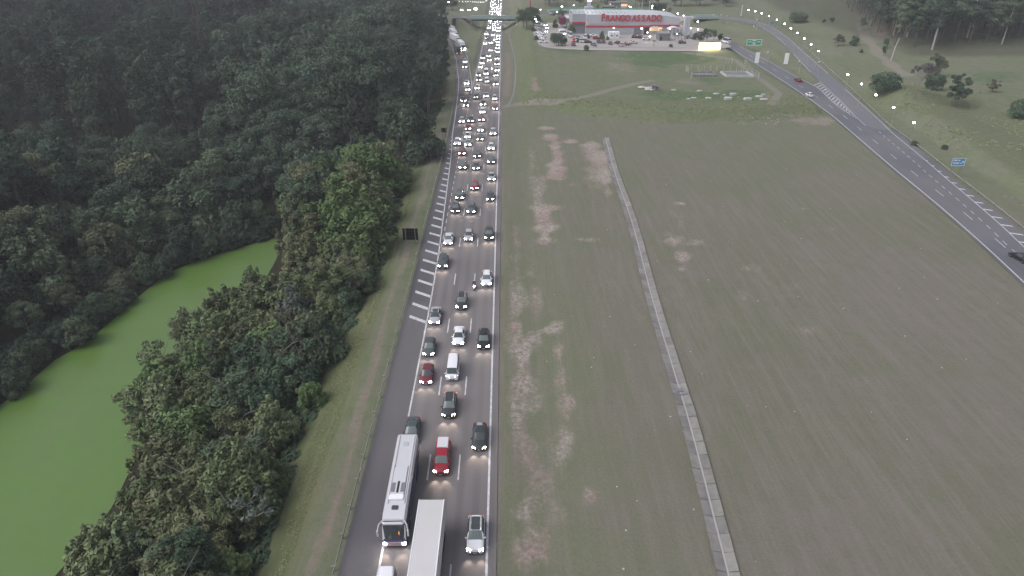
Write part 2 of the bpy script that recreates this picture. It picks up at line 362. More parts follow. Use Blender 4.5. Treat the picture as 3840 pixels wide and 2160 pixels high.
# ------------------------------------------------------------------ terrain
def axis(parts):
    out = []
    for a, b, st in parts: out += list(np.arange(a, b, st))
    return np.array(out+[parts[-1][1]])
gx = axis([(-1500, -420, 60), (-420, -130, 4), (-130, -60, 2.5), (-60, 130, 1.), (130, 420, 3.5), (420, 1500, 60)])
gy = axis([(-60, 36, 6), (36, 262, 1.), (262, 480, 1.8), (480, 760, 5), (760, 1800, 60)])
XX, YY = np.meshgrid(gx, gy); ZZ = hgt(XX, YY)
nx, ny = len(gx), len(gy)
me = bpy.data.meshes.new('ground')
co = np.stack([XX.ravel(), YY.ravel(), ZZ.ravel()], 1).astype(np.float32)
idx = np.arange(nx*ny).reshape(ny, nx)
fa = np.stack([idx[:-1, :-1].ravel(), idx[:-1, 1:].ravel(), idx[1:, 1:].ravel(), idx[1:, :-1].ravel()], 1).astype(np.int32)
me.vertices.add(len(co)); me.vertices.foreach_set('co', co.ravel())
me.loops.add(fa.size); me.loops.foreach_set('vertex_index', fa.ravel())
me.polygons.add(len(fa)); me.polygons.foreach_set('loop_start', np.arange(0, fa.size, 4, dtype=np.int32))
me.polygons.foreach_set('use_smooth', [True]*len(fa)); me.update(); me.validate()
x, y = co[:, 0].astype(float), co[:, 1].astype(float)
D2 = 1.4907
def blobs(L, soft=.3, gx_=1.0):
    f = np.zeros(len(x))
    for cx, cy, rx, ry, s in L:
        a = G(cx*D2, cy*D2); b = G((cx+rx)*D2, cy*D2); c = G(cx*D2, (cy-ry)*D2); d = G(cx*D2, (cy+ry)*D2)
        wx = max(1.2, abs(b[0]-a[0])*1.2); dy = max(1.2, (c[1]-d[1])/2*1.15); cy_ = (c[1]+d[1])/2; sh = (c[0]-d[0])/(2*dy)
        u = (x-a[0]-sh*(y-cy_))/wx; v = (y-cy_)/dy; r = np.hypot(u, v)
        f = np.maximum(f, s*(1-sstep(soft, 1.35, r+(vnoise(x, y, 3.5, 9)-.5)*.9)))
    return f
dirt = blobs([(1375, 322, 20, 4, .8), (1385, 345, 20, 10, .95), (1398, 370, 14, 14, .95), (1402, 400, 16, 26, .95), (1408, 440, 12, 20, .7), (1437, 355, 18, 7, .9), (1437, 465, 12, 8, .6),
    (1490, 372, 26, 14, .75), (1508, 400, 26, 30, .85), (1522, 440, 18, 32, .85), (1530, 478, 10, 18, .6), (1338, 420, 8, 60, .45), (1352, 500, 12, 40, .55),
    (1372, 522, 34, 8, .75), (1365, 550, 24, 28, .98), (1370, 590, 16, 26, .85), (1300, 600, 9, 50, .4), (1297, 690, 14, 60, .45), (1340, 680, 12, 60, .35), (1297, 770, 12, 40, .4), (1297, 822, 12, 16, .75),
    (1385, 828, 26, 14, .75), (1345, 850, 22, 18, .55), (1312, 900, 24, 46, .8), (1405, 890, 10, 30, .7), (1412, 950, 18, 50, .6), (1300, 1000, 22, 60, .6), (1425, 1040, 18, 60, .6), (1300, 1080, 20, 50, .55), (1405, 1150, 30, 40, .45),
    (1350, 1210, 40, 60, .45), (1320, 1290, 22, 40, .65), (1350, 1360, 40, 70, .58), (1400, 1300, 40, 40, .45), (1478, 1250, 18, 32, .75),
    (1700, 605, 36, 16, .75), (1680, 590, 24, 10, .6), (1712, 650, 20, 18, .75), (1715, 675, 14, 10, .7), (1712, 512, 16, 4, .7), (1715, 560, 20, 30, .38), (1740, 610, 30, 8, .5), (1480, 602, 26, 5, .55),
    (1870, 742, 14, 14, .5), (1882, 672, 36, 12, .35), (2040, 830, 36, 14, .45), (1990, 720, 40, 12, .3), (2093, 576, 12, 3, .6), (2022, 525, 8, 3, .6),
    (1300, 740, 18, 60, .6), (1350, 760, 16, 50, .5), (1360, 470, 14, 40, .5), (1310, 955, 26, 36, .75), (1345, 1010, 20, 60, .5), (1400, 830, 24, 20, .7), (1420, 1100, 20, 60, .6), (1330, 1150, 26, 50, .55), (1290, 860, 14, 60, .6), (1320, 1400, 34, 60, .62), (1400, 425, 20, 26, .9), (1370, 570, 26, 36, .85), (1505, 420, 34, 44, .6), (1780, 1100, 22, 24, .35), (1600, 780, 30, 60, .2), (2050, 305, 60, 14, .6), (1990, 290, 30, 6, .5), (1560, 120, 60, 6, .5), (1740, 205, 50, 10, .4), (1800, 228, 40, 5, .35), (1560, 165, 50, 18, .42),
    (2200, 85, 22, 18, .6), (2190, 105, 10, 20, .6), (2340, 905, 40, 30, .2), (2480, 1050, 50, 50, .2), (2150, 960, 60, 20, .25)])
redsoil = blobs([(1345, 212, 10, 22, .75), (1350, 222, 14, 10, .7), (2215, 80, 24, 12, .8), (1500, 410, 30, 40, .5), (1930, 242, 14, 6, .7)])
lush = blobs([(1700, 142, 75, 18, .9), (1640, 150, 70, 22, .6), (1450, 125, 60, 10, .4), (1870, 130, 70, 12, .3), (1700, 242, 70, 14, .8), (1830, 240, 100, 14, .85), (1790, 202, 50, 8, .55), (1640, 235, 40, 12, .4),
    (2500, 195, 90, 22, .35), (2230, 330, 60, 8, .3), (2130, 170, 30, 60, .25), (1310, 95, 14, 30, .35), (1330, 140, 30, 40, .25)])
tx = [G(a*D2, b*D2) for a, b in [(1262, 270), (1300, 262), (1340, 258), (1400, 256), (1450, 248), (1500, 236), (1550, 222), (1600, 210), (1640, 203)]]
dtr, _ = polydist(x, y, tx); track = 1-sstep(.9, 2.6, dtr)
tx = [G(a*D2, b*D2) for a, b in [(1720, 112+20), (1850, 150), (1900, 190), (1960, 235), (1940, 262)]]
dtr, _ = polydist(x, y, tx); track = np.maximum(track, .75*(1-sstep(.8, 2.6, dtr)))
tx = [G(a*D2, b*D2) for a, b in [(2165, 60), (2190, 110), (2210, 135), (2245, 165), (2280, 190)]]
dtr, _ = polydist(x, y, tx); track = np.maximum(track, 1-sstep(1.2, 4., dtr))
dg = PL(y)-x
redpath = (1-sstep(.3, 1.5, np.abs(dg-2.6-np.clip((y-60)*.0, 0, 1)+(vnoise(x, y, 9, 3)-.5)*1.6)))*(y < 215)*(y > 0)*1.
redsoil = np.maximum(redsoil, redpath*.62)
dd, _ = polydist(x, y, [(.5, 255, 0), (1.6, 300, 0), (1.2, 350, 0)]); redsoil = np.maximum(redsoil, .6*(1-sstep(1, 3, dd)))
tall = sstep(3.4, 5.5, dg)*(1-sstep(20, 30, dg))*(y < 240)*.85
bank = np.interp(x, [0, 10, 27, 52, 80, 110], [240, 236, 224, 214, 216, 226])
weedy = np.maximum(sstep(-2, 3, y-bank)*(1-sstep(16, 34, y-bank))*(x > 5)*(x < 112)*.7, (x > 3)*(x < 16)*(y > 245)*(y < 420)*.7)
dR, _ = polydist(x, y, CR(RRo, 20)); weedy = np.maximum(weedy, sstep(12, 17, dR)*(1-sstep(36, 60, dR))*(x > 112)*(y < 260)*.75)
weedy = np.maximum(weedy, (x > 8)*(x < 112)*(y > bank+6)*(y < 326)*.42); weedy = np.maximum(weedy, (x > 135)*.30); weedy = np.maximum(weedy, ((dg > 1)*(y > 240)*.3))
weedy = np.maximum(weedy, (x > -.9)*(x < .3)*(y < 260)*.5)
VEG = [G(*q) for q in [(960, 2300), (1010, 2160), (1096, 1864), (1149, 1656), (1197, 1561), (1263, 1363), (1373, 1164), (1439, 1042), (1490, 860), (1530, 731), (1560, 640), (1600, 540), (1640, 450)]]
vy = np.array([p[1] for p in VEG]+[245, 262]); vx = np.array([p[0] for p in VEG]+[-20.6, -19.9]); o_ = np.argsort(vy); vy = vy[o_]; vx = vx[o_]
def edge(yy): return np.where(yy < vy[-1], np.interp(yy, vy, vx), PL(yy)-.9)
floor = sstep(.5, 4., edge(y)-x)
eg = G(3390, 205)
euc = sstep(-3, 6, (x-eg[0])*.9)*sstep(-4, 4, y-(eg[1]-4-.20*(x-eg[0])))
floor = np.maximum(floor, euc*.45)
green = np.maximum(.85*(x > 6)*(x < 112)*(y > bank), np.maximum(.42*sstep(110, 200, y), .45*(1-sstep(6, 30, x)))*(x > -1)*(x < 110)); green = np.maximum(green, .8*(x > 112)); green = np.maximum(green, .8*(x < -10))
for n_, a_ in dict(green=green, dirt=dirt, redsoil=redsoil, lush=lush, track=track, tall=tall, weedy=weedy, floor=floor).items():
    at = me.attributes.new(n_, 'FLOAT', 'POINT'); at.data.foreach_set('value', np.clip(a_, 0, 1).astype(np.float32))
g = ob('ground', me, M['terrain']); tag(g, 'dry olive grass field with bare soil patches and banks', kind='structure')

# ------------------------------------------------------------------ pond
PZ = -9.93
out = [(-700, 2400), (-700, 2000), (-150, 1630), (0, 1520), (89, 1453), (209, 1349), (320, 1285), (447, 1178), (514, 1118), (626, 1029), (745, 976), (894, 932), (1029, 894), (1045, 940), (1010, 1020), (900, 1180), (760, 1300), (600, 1480), (545, 1640), (497, 1744), (395, 1941), (219, 2146), (60, 2330)]
pp = [G0(a, b, PZ) for a, b in out]
pc = CR([(p[0], p[1], PZ) for p in pp], 2.)
def inpond(px, py):
    ins = False; n = len(pc); j = n-1
    for i in range(n):
        if (pc[i][1] > py) != (pc[j][1] > py) and px < (pc[j][0]-pc[i][0])*(py-pc[i][1])/(pc[j][1]-pc[i][1]+1e-12)+pc[i][0]: ins = not ins
        j = i
    return ins
m = mat('duckweed', (.10, .19, .035), .34, 0, .6); b = m.node_tree.nodes['Principled BSDF']; p = pos(m)
c_ = mixc(m, ramp01(m, noise(m, .05, 4, .6, p), .35, .65), (.086, .172, .026), (.078, .154, .024))
c_ = mixc(m, ramp01(m, noise(m, .4, 5, .7, p), .3, .8), c_, (.094, .154, .038)); c_ = mixc(m, math_(m, 'MULTIPLY', ramp01(m, noise(m, .03, 3, .55, mapped(m, p, (1., .5, 1), R(35)), 1.2), .45, .75), .6), c_, (.108, .165, .056)); LK(m, c_, b.inputs['Base Color'])  # broad pale streaks paint the sky's reflection into the duckweed colour
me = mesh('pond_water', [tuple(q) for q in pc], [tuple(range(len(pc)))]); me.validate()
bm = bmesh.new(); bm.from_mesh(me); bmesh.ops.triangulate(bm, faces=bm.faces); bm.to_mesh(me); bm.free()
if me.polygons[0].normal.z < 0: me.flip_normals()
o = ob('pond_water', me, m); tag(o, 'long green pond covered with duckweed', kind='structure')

# ------------------------------------------------------------------ roads
def ribbon(name, L, Rr, m, z=0., parent=None, kind='structure', label=None):
    V = []; F = []
    for a, b in zip(L, Rr): V += [(a[0], a[1], a[2]+z), (b[0], b[1], b[2]+z)]
    for i in range(len(L)-1): F.append((2*i, 2*i+1, 2*i+3, 2*i+2))
    me = mesh(name, V, F)
    if len(me.polygons) and me.polygons[0].normal.z < 0: me.flip_normals()
    o = ob(name, me, m, parent)
    if parent is None: tag(o, label, kind=kind)
    return o
ys = list(np.arange(24, 300, 4.))+list(np.arange(300, 700, 8.))+[900.]
hw = ribbon('highway', [(min(hwL(v), -12.87 if v < 258 else 0)-.9*(v > 258), v, 0) for v in ys], [(-1.12, v, 0) for v in ys], M['asphalt'], 0, label='three lane highway carriageway packed with oncoming traffic')
ys2 = [v for v in ys if v <= 258]+[258.]
sh = ribbon('road_shoulder', [(PL(v)+.05, v, 0) for v in ys2], [(-12.87, v, 0) for v in ys2], M['shoulder'], 0, label='paved shoulder with painted chevron bars beside the highway')
ys3 = list(np.arange(258, 520, 5.))
rl = ribbon('slip_road', [(PL(v)+.05, v, 0) for v in ys3], [(goreR(v)+(.0 if v > 262 else 0), v, 0) for v in ys3], M['asphalt'], 0, label='slip road joining the highway under the forest edge')
ys4 = [258, 262, 268, 275, 281]
ribbon('gore_paving', [(goreR(v), v, 0) for v in ys4], [(hwL(v)-.9, v, 0) for v in ys4], M['asphalt'], -.004, label='paved tip between slip road and highway')
def strip(fx, y0, y1, w, parent, name='edge_line', step=6., zf=None):
    yy = list(np.arange(y0, y1, step))+[y1]; z = .006
    return ribbon(name, [(fx(v)-w/2, v, 0) for v in yy], [(fx(v)+w/2, v, 0) for v in yy], M['paint'], z, parent)
strip(lambda v: -2.09, 24, 780, .24, hw)
strip(lambda v: lineL(v), 24, 500, .22, sh)
strip(lambda v: hwL(v), 258, 700, .2, hw)
strip(lambda v: goreR(v), 258, 500, .2, rl)
# dashes: 4 m painted, 12 m gap
y0 = 58.3-16*2
dm = MB().box(-.085, .085, 0, 4.3, .005, .0075).me('lane_dash')
for k in range(44):
    for li, X in enumerate((-5.68, -9.27)):
        v = y0+16*k+(0 if li == 0 else 0)
        if v > 470: X = X*.96
        ob('lane_dash', dm, M['paint'], hw, (X, v, 0))
dm2 = MB().box(-.07, .07, 0, 2.0, .005, .0075).me('merge_dash')
for k in range(34): ob('merge_dash', dm2, M['paint'], hw, (-12.85, 118+k*4.1, 0))
for k in range(26):                            # chevron bars
    yl = 95.0+4.22*k; xr = float(lineL(yl-1.9)); xl = -15.9-(.5 if yl > 170 else 0)*(yl-170)/40
    if xr-xl < .3: xl = xr-.9
    dy = (xr-xl)*.66
    mb = MB(); mb.quad((xl, yl, .006), (xr, yl-dy, .006), (xr, yl-dy+.85, .006), (xl, yl+.85, .006)); mb.build('chevron_bar', M['paint'], sh)
for k in range(9):
    v = 262+k*2.4; a = float(goreR(v)); b_ = float(hwL(v)); MB().quad((a, v, .005), (b_, v, .005), (b_, v+.5, .005), (a, v+.5, .005)).build('gore_bar', M['paint'], hw)
# the far carriageway and its ramp
def cr2(A, n):
    A = CR(A, 4); d = np.r_[0, np.cumsum(np.linalg.norm(np.diff(A, axis=0), axis=1))]; t = np.linspace(0, d[-1], n); return np.stack([np.interp(t, d, A[:, i]) for i in range(3)], 1)
byy = lambda A: (lambda B: (lambda v: np.array([np.interp(v, B[::1, 1], B[:, 0]), v, 0])))(A[np.argsort(A[:, 1])])
fL = byy(CR(RL, 3)); fRm = byy(CR(RRm, 3)); fRo = byy(CR(RRo, 3)); frL = byy(CR(RpL, 3)); frR = byy(CR(RpR, 3))
def P3(f, v, zf, dx=0., dz=0.): q = f(v); return (q[0]+dx, v, float(zf(v))+dz)
yR = list(np.arange(88, 206, 3.))
r2 = ribbon('side_road', [P3(fL, v, zR, -.7) for v in np.arange(80, 372, 3.)], [P3(fRm if v > 206 else fRo, v, zR, (.5 if v > 206 else 2.0)) for v in np.arange(80, 372, 3.)], M['asphalt2'], 0, label='two lane carriageway beyond the field with a merging ramp')
rp = ribbon('ramp_road', CR([(a[0]-.4, a[1], a[2]) for a in RpL], 3)[:0] if False else cr2(RpL, 60)-np.array([.3, 0, 0]), cr2(RpR, 60)+np.array([.5, 0, 0]), M['asphalt3'], .012, label='pale curved ramp climbing to the bridge')
def strip2(f, y0, y1, w, zf, parent, name='edge_line', z=.02):
    yy = list(np.arange(y0, y1, 3.))+[y1]; return ribbon(name, [P3(f, v, zf, -w/2) for v in yy], [P3(f, v, zf, w/2) for v in yy], M['paint'], z, parent)
strip2(fL, 80, 360, .24, zR, r2); strip2(fRm, 212, 350, .2, zR, r2); strip2(fRo, 80, 215, .2, zR, r2)
strip2(frL, 212, 430, .2, zRamp, rp, z=.03); strip2(frR, 212, 430, .2, zRamp, rp, z=.03)
fD = lambda v: np.array([float(fL(v)[0])+3.72+.0*v, v, 0]); fD2 = lambda v: np.array([float(fRo(v)[0])-np.interp(v, [100, 121, 190, 206], [1.2, 3.0, 3.6, 3.7]), v, 0])
for k in range(17):
    v = 120.8-14.25*2+14.25*k; strip2(fD, v, v+4.4, .17, zR, r2, 'lane_dash')
for k in range(22):
    v = 118+k*4.05; strip2(fD2, v, v+2, .16, zR, r2, 'merge_dash')
# ramp gore bars and shoulder bars
for k in range(25):
    v = 206+k*3.1; a = fRm(v); b_ = frL(v)
    if b_[0]-a[0] < .5: continue
    za, zb = float(zR(v)), float(zRamp(v)); zt = max(za, zb)
    if k > 20: continue
    MB().quad((a[0]+.2, v-1.0, za+.03), (b_[0]-.1, v+1.3, zb+.03), (b_[0]-.1, v+1.9, zb+.03), (a[0]+.2, v-.4, za+.03)).build('gore_bar', M['paint'], r2)
ribbon('gore_paving', [P3(fRm, v, zR, .1) for v in np.arange(204, 272, 3.)], [P3(frL, v, zRamp, -.1) for v in np.arange(204, 272, 3.)], M['asphalt2'], .004, label='hatched wedge of paving where ramp and carriageway meet')
for k in range(20):
    v = 176-4.4*k; a = fRo(v); w = np.interp(v, [90, 176], [3.6, .5]); 
    MB().quad((a[0], v, .03), (a[0]+w, v-w*.45, .03), (a[0]+w, v-w*.45+.7, .03), (a[0], v+.7, .03)).build('chevron_bar', M['paint'], r2)
ribbon('road_shoulder', [P3(fRo, v, zR, .15) for v in np.arange(80, 182, 3.)], [P3(fRo, v, zR, .3+np.interp(v, [80, 180], [4.4, .6])) for v in np.arange(80, 182, 3.)], M['asphalt2'], .008, label='widening shoulder with white bars beside the far carriageway')
# narrow gutter beside the highway
gp = CR([(1.0, 238, 0), (3.3, 262, 0), (4.6, 300, 0), (4.6, 340, 0), (3.2, 380, 0), (2.2, 412, 0)], 3); gp[:, 2] = hgt(gp[:, 0], gp[:, 1])+.08
ribbon('gutter', gp-np.array([.35, 0, 0]), gp+np.array([.35, 0, 0]), M['concrete'], 0, label='narrow concrete gutter curving beside the highway')

# ------------------------------------------------------------------ guardrails
def guardrail(pts, label, posts, spacing=4., side=-1, zoff=.0):
    root = empty('guardrail', tuple(pts[0]), 0, label, 'guardrail'); b0 = np.array(pts[0]); P = CR(pts, 4.); mb = MB(); prof = [(0, .48), (.07, .56), (.0, .64), (.07, .72), (0, .80)]
    n = len(prof)
    for i, p in enumerate(P):
        t = P[min(i+1, len(P)-1)]-P[max(i-1, 0)]; t /= np.linalg.norm(t[:2]); nrm = np.array((-t[1], t[0], 0))*side*-1
        for a, z in prof: mb.V.append(tuple(p-b0+nrm*a+np.array((0, 0, z+zoff))))
    for i in range(len(P)-1):
        for j in range(n-1): mb.F.append((i*n+j, i*n+j+1, (i+1)*n+j+1, (i+1)*n+j))
    mb.build('rail', M['steel'], root)
    pm = MB().box(-.06, .06, -.05, .05, 0, .78).box(-.30 if side < 0 else .06, -.06 if side < 0 else .3, -.05, .05, .55, .70).me('post')
    d = np.r_[0, np.cumsum(np.linalg.norm(np.diff(P[:, :2], axis=0), axis=1))]
    for k in range(posts):
        s = k*spacing
        if s > d[-1]: break
        q = np.array([np.interp(s, d, P[:, i]) for i in range(3)])-b0; ob('post', pm, M['steel'], root, (q[0]+side*.12, q[1], q[2]-.05))
    return root
guardrail([(PL(v)-.25, v, 0) for v in (26, 60, 100, 150, 200, 240, 262, 281, 300)], 'long steel guardrail on posts between left shoulder and grassy slope', 70)
gq = [GF(*q, zR) for q in [(3320, 462), (3365, 497), (3452, 560), (3555.5, 643), (3680, 738), (3840, 866), (4000, 1000)]][::-1]
gq += [GF(*q, zRamp) for q in [(3200, 345), (3100, 255), (3010, 172)]]
guardrail([tuple(q) for q in gq], 'thin steel guardrail along the outer side of the far carriageway', 70, side=1)

# ------------------------------------------------------------------ drainage channel across the field
cp = [G(*q) for q in [(2269, 514), (2303, 641), (2370, 835), (2445, 1118), (2534, 1416), (2579, 1565), (2646, 1819), (2732, 2160), (2790, 2400)]][::-1]
ch = empty('drainage_channel', (cp[0][0], cp[0][1], 0), 0, 'long straight concrete drainage channel crossing the grass field', 'channel')
P = CR([(a, b, 0) for a, b, c in cp], 1.); d = np.r_[0, np.cumsum(np.linalg.norm(np.diff(P[:, :2], axis=0), axis=1))]
nseg = int(d[-1]/2.4); o0 = np.array((cp[0][0], cp[0][1], 0)); slabs = []
for sd in (-1, 1):
    mb = MB(); a0, a1 = (.09, 1.12); zz = (-.10, .10)
    V = []
    for yy in (-1.16, 1.16):
        V += [(sd*a0, yy, zz[0]), (sd*a1, yy, zz[1]), (sd*a1, yy, zz[1]-.14), (sd*a0, yy, zz[0]-.14)]
    mb.V = V; mb.F = [(0, 1, 5, 4), (1, 2, 6, 5), (2, 3, 7, 6), (3, 0, 4, 7), (0, 3, 2, 1), (4, 5, 6, 7)]; slabs.append(mb.me('concrete_slab'))
for k in range(nseg):
    s = (k+.5)*2.4; q = np.array([np.interp(s, d, P[:, i]) for i in range(3)]); q1 = np.array([np.interp(s+.5, d, P[:, i]) for i in range(3)]); ang = math.atan2(-(q1-q)[0], (q1-q)[1])
    z = float(hgt(q[0], q[1]))+.16
    for sl_ in slabs:
        ob('concrete_slab', sl_, M['concrete'], ch, (q[0]-o0[0]+rng.uniform(-.02, .02), q[1]-o0[1], z+rng.uniform(-.02, .02)), (rng.uniform(-.008, .008), rng.uniform(-.01, .01), ang+rng.uniform(-.006, .006)))
PP = P.copy(); PP[:, 2] = hgt(P[:, 0], P[:, 1])+.10
ribbon('gutter_line', PP-o0-np.array([.1, 0, 0]), PP-o0+np.array([.1, 0, 0]), M['crease'], 0, ch)
q = G(2548, 1467); MB().box(-.55, .55, -.35, .35, 0, .25, .05).box(-1.1, 1.1, -1.0, -.8, 0, .2).build('inlet_box', M['grey'], ch, (q[0]-o0[0], q[1]-o0[1], q[2]), (0, 0, .06))

# ------------------------------------------------------------------ vehicles
KINDS = {  # L, W, stations: (y fraction, width factor, belt z, top z, top width factor, tag)
 'sedan': (4.55, 1.78, [(0, .80, .42, .50, .62), (.025, .93, .56, .64, .74), (.09, 1, .66, .74, .80), (.255, 1, .84, .92, .82, 'ws'), (.43, 1, .90, 1.38, .66, 'a'), (.55, 1, .91, 1.43, .66, 'b'), (.70, 1, .92, 1.36, .66, 'rw'), (.845, 1, .92, 1.02, .80), (.97, .96, .86, .97, .78), (1, .86, .60, .76, .72)], .17, .80),
 'hatch': (3.95, 1.70, [(0, .80, .44, .52, .62), (.03, .93, .58, .66, .74), (.10, 1, .68, .77, .80), (.26, 1, .86, .94, .82, 'ws'), (.45, 1, .92, 1.43, .68, 'a'), (.64, 1, .94, 1.49, .68, 'b'), (.86, 1, .95, 1.44, .66, 'rw'), (.975, .98, .95, 1.02, .78), (1, .88, .60, .78, .74)], .17, .82),
 'suv': (4.4, 1.82, [(0, .82, .52, .62, .66), (.025, .94, .68, .80, .78), (.10, 1, .80, .92, .82), (.25, 1, .98, 1.05, .84, 'ws'), (.42, 1, 1.02, 1.58, .70, 'a'), (.64, 1, 1.04, 1.65, .70, 'b'), (.88, 1, 1.05, 1.58, .68, 'rw'), (.98, .98, 1.05, 1.12, .80), (1, .90, .66, .84, .78)], .17, .81),
 'van': (4.5, 1.75, [(0, .88, .62, .78, .76), (.02, .97, .82, .98, .84), (.06, 1, 1.0, 1.14, .86, 'ws'), (.16, 1, 1.10, 1.88, .78, 'a'), (.5, 1, 1.12, 1.95, .78, 'b'), (.97, 1, 1.12, 1.90, .76, 'rw'), (.995, .98, 1.10, 1.20, .84), (1, .95, .7, .95, .84)], .14, .80),
 'bigvan': (5.4, 1.98, [(0, .88, .72, .86, .76), (.02, .97, .92, 1.02, .84), (.10, 1, 1.05, 1.22, .86, 'ws'), (.22, 1, 1.2, 2.35, .80, 'a'), (.5, 1, 1.25, 2.45, .82, 'b'), (.985, 1, 1.25, 2.42, .82, 'rw'), (.995, .99, 1.2, 1.6, .86), (1, .97, .8, 1.1, .86)], .15, .80),
 'pickup': (5.2, 1.85, [(0, .82, .56, .68, .68), (.025, .94, .72, .84, .78), (.09, 1, .84, .96, .82), (.215, 1, 1.0, 1.06, .84, 'ws'), (.34, 1, 1.04, 1.62, .70, 'a'), (.46, 1, 1.05, 1.68, .70, 'b'), (.60, 1, 1.05, 1.62, .70, 'rw'), (.64, 1, 1.04, 1.10, .86), (.985, 1, 1.04, 1.08, .88), (1, .96, .7, .9, .86)], .16, .80),
}
_cm = {}
def vehicle_meshes(kind):
    if kind in _cm: return _cm[kind]
    L, Wd, st, fw, rw_ = KINDS[kind]; w = Wd/2; rings = []; V = []
    for s in st:
        yf, wf, zb, zt, tw = s[:5]; Y = (yf-.5)*L; k = w*wf; lift = .10 if yf in (0, 1) else 0
        half = [(k*.82, .22+lift), (k*.99, .36+lift), (k*1.0, min(.62, zb-.06)), (k*.955, zb), (w*tw, zt), (w*tw*.55, zt+.035)]
        ring = [(X, Y, Z) for X, Z in half]+[(0, Y, half[-1][1]+.012)]+[(-X, Y, Z) for X, Z in half[::-1]]
        rings.append([len(V)+i for i in range(13)]); V += ring
    parts = dict(body=[], windshield=[], rear_window=[], side_window=[]); tags = {s[5]: i for i, s in enumerate(st) if len(s) > 5}
    for i in range(len(st)-1):
        for j in range(12):
            f = (rings[i][j], rings[i][j+1], rings[i+1][j+1], rings[i+1][j]); jm = min(j, 11-j)
            tgt = 'body'
            if i == tags['ws'] and jm >= 4: tgt = 'windshield'
            elif i == tags['rw'] and jm >= 4: tgt = 'rear_window'
            elif jm == 3 and tags['a'] <= i < tags['rw']: tgt = 'side_window'
            elif jm == 3 and i in (tags['ws'],) : tgt = 'body'
            parts[tgt].append(f)
        parts['body'].append((rings[i][12], rings[i][0], rings[i+1][0], rings[i+1][12]))
    parts['body'].append(tuple(rings[0][::-1])); parts['body'].append(tuple(rings[-1]))
    out = {}
    for k, F in parts.items():
        if k == 'side_window':
            for sd in (1, -1):
                FF = [f for f in F if V[f[0]][0]*sd > 0]; out['side_window%d' % sd] = (V, FF)
        else: out[k] = (V, F)
    res = {}
    for k, (VV, FF) in out.items():
        used = sorted({i for f in FF for i in f}); mp = {a: b for b, a in enumerate(used)}; c = np.array([VV[i] for i in used])
        if k == 'windshield' or k == 'rear_window': c[:, 2] += .006
        me = mesh(k.replace('-', '').rstrip('1'), c, [[mp[i] for i in f] for f in FF])
        bm = bmesh.new(); bm.from_mesh(me); bmesh.ops.recalc_face_normals(bm, faces=bm.faces)
        bm.to_mesh(me); bm.free()
        if k != 'body':
            me.polygons.foreach_set('use_smooth', [False]*len(me.polygons))
            nz = sum(p.normal.z*p.area for p in me.polygons)
            if nz < 0: me.flip_normals()
        else:
            me.polygons.foreach_set('use_smooth', [True]*len(me.polygons)); me.set_sharp_from_angle(angle=R(34))
        res[k] = me
    s0, s1, s2 = st[0], st[1], st[2]; F0 = -.5*L
    hz = (s1[2]+s1[3])/2-.02
    mb = MB(); x1 = w*.93; mb.V = [(x1-.40, F0-.01, hz-.12), (x1-.03, F0+.07, hz-.12), (x1+.03, F0+.20, hz+.02), (x1-.02, F0+.28, hz+.11), (x1-.33, F0+.07, hz+.09), (x1-.40, F0+.02, hz+.03), (x1-.2, F0+.26, hz-.05)]
    mb.F = [(0, 1, 4, 5), (1, 2, 3, 4), (0, 6, 2, 1), (3, 2, 6), (4, 3, 6, 5), (5, 6, 0)]
    a = mb.me('headlight'); b_ = a.copy(); [setattr(v, 'co', Vector((-v.co.x, v.co.y, v.co.z))) for v in b_.vertices]; b_.flip_normals(); res['headlight'] = (a, b_)
    E = .5*L; tz = st[-2][2]-.10; x1 = w*st[-2][1]*.93
    a = MB().box(x1-.26, x1+.03, E-.16, E+.01, tz-.08, tz+.14).me('tail_light'); b_ = MB().box(-x1-.03, -x1+.26, E-.16, E+.01, tz-.08, tz+.14).me('tail_light'); res['tail_light'] = (a, b_)
    res['grille'] = MB().box(-w*.42, w*.42, F0-.02, F0+.06, .36, .52).me('grille')
    res['plate'] = MB().box(-.2, .2, F0-.04, F0-.015, .30, .43).me('number_plate')
    wi = st[tags['ws']]; mz = wi[2]+.06; my = (wi[0]+.05-.5)*L
    res['mirror'] = (MB().box(w*.97, w*.97+.2, my-.05, my+.07, mz, mz+.13, .02).me('wing_mirror'), MB().box(-w*.97-.2, -w*.97, my-.05, my+.07, mz, mz+.13, .02).me('wing_mirror'))
    rr = .33 if kind in ('sedan', 'hatch', 'van') else .37
    ty = MB(); k = 14
    for sx in (-.1, .1):
        for j in range(k): ty.V.append((sx, rr*math.cos(2*math.pi*j/k), rr*math.sin(2*math.pi*j/k)))
    ty.F = [(j, (j+1) % k, k+(j+1) % k, k+j) for j in range(k)]+[tuple(range(k))[::-1], tuple(range(k, 2*k))]
    res['tyre'] = ty.me('wheel'); rm = MB(); rm.V = [(0, .2*math.cos(2*math.pi*j/10), .2*math.sin(2*math.pi*j/10)) for j in range(10)]+[(.012, .2*math.cos(2*math.pi*j/10), .2*math.sin(2*math.pi*j/10)) for j in range(10)]
    rm.F = [tuple(range(10, 20)), tuple(range(10))[::-1]]+[(j, (j+1) % 10, 10+(j+1) % 10, 10+j) for j in range(10)]; res['rim'] = rm.me('rim')
    res['wpos'] = [(sx*(w-.085), (f-.5)*L, rr) for sx in (-1, 1) for f in (fw, rw_)]
    a_ = st[tags['a']]; r_ = st[tags['rw']]; rx = w*a_[4]*.86
    rail = MB().tube([(rx, (a_[0]-.5)*L+.05, a_[3]+.04), (rx, (a_[0]+.06-.5)*L, st[tags['b']][3]+.07), (rx, (r_[0]-.06-.5)*L, st[tags['b']][3]+.07), (rx, (r_[0]-.5)*L, r_[3]+.04)], .035, 5)
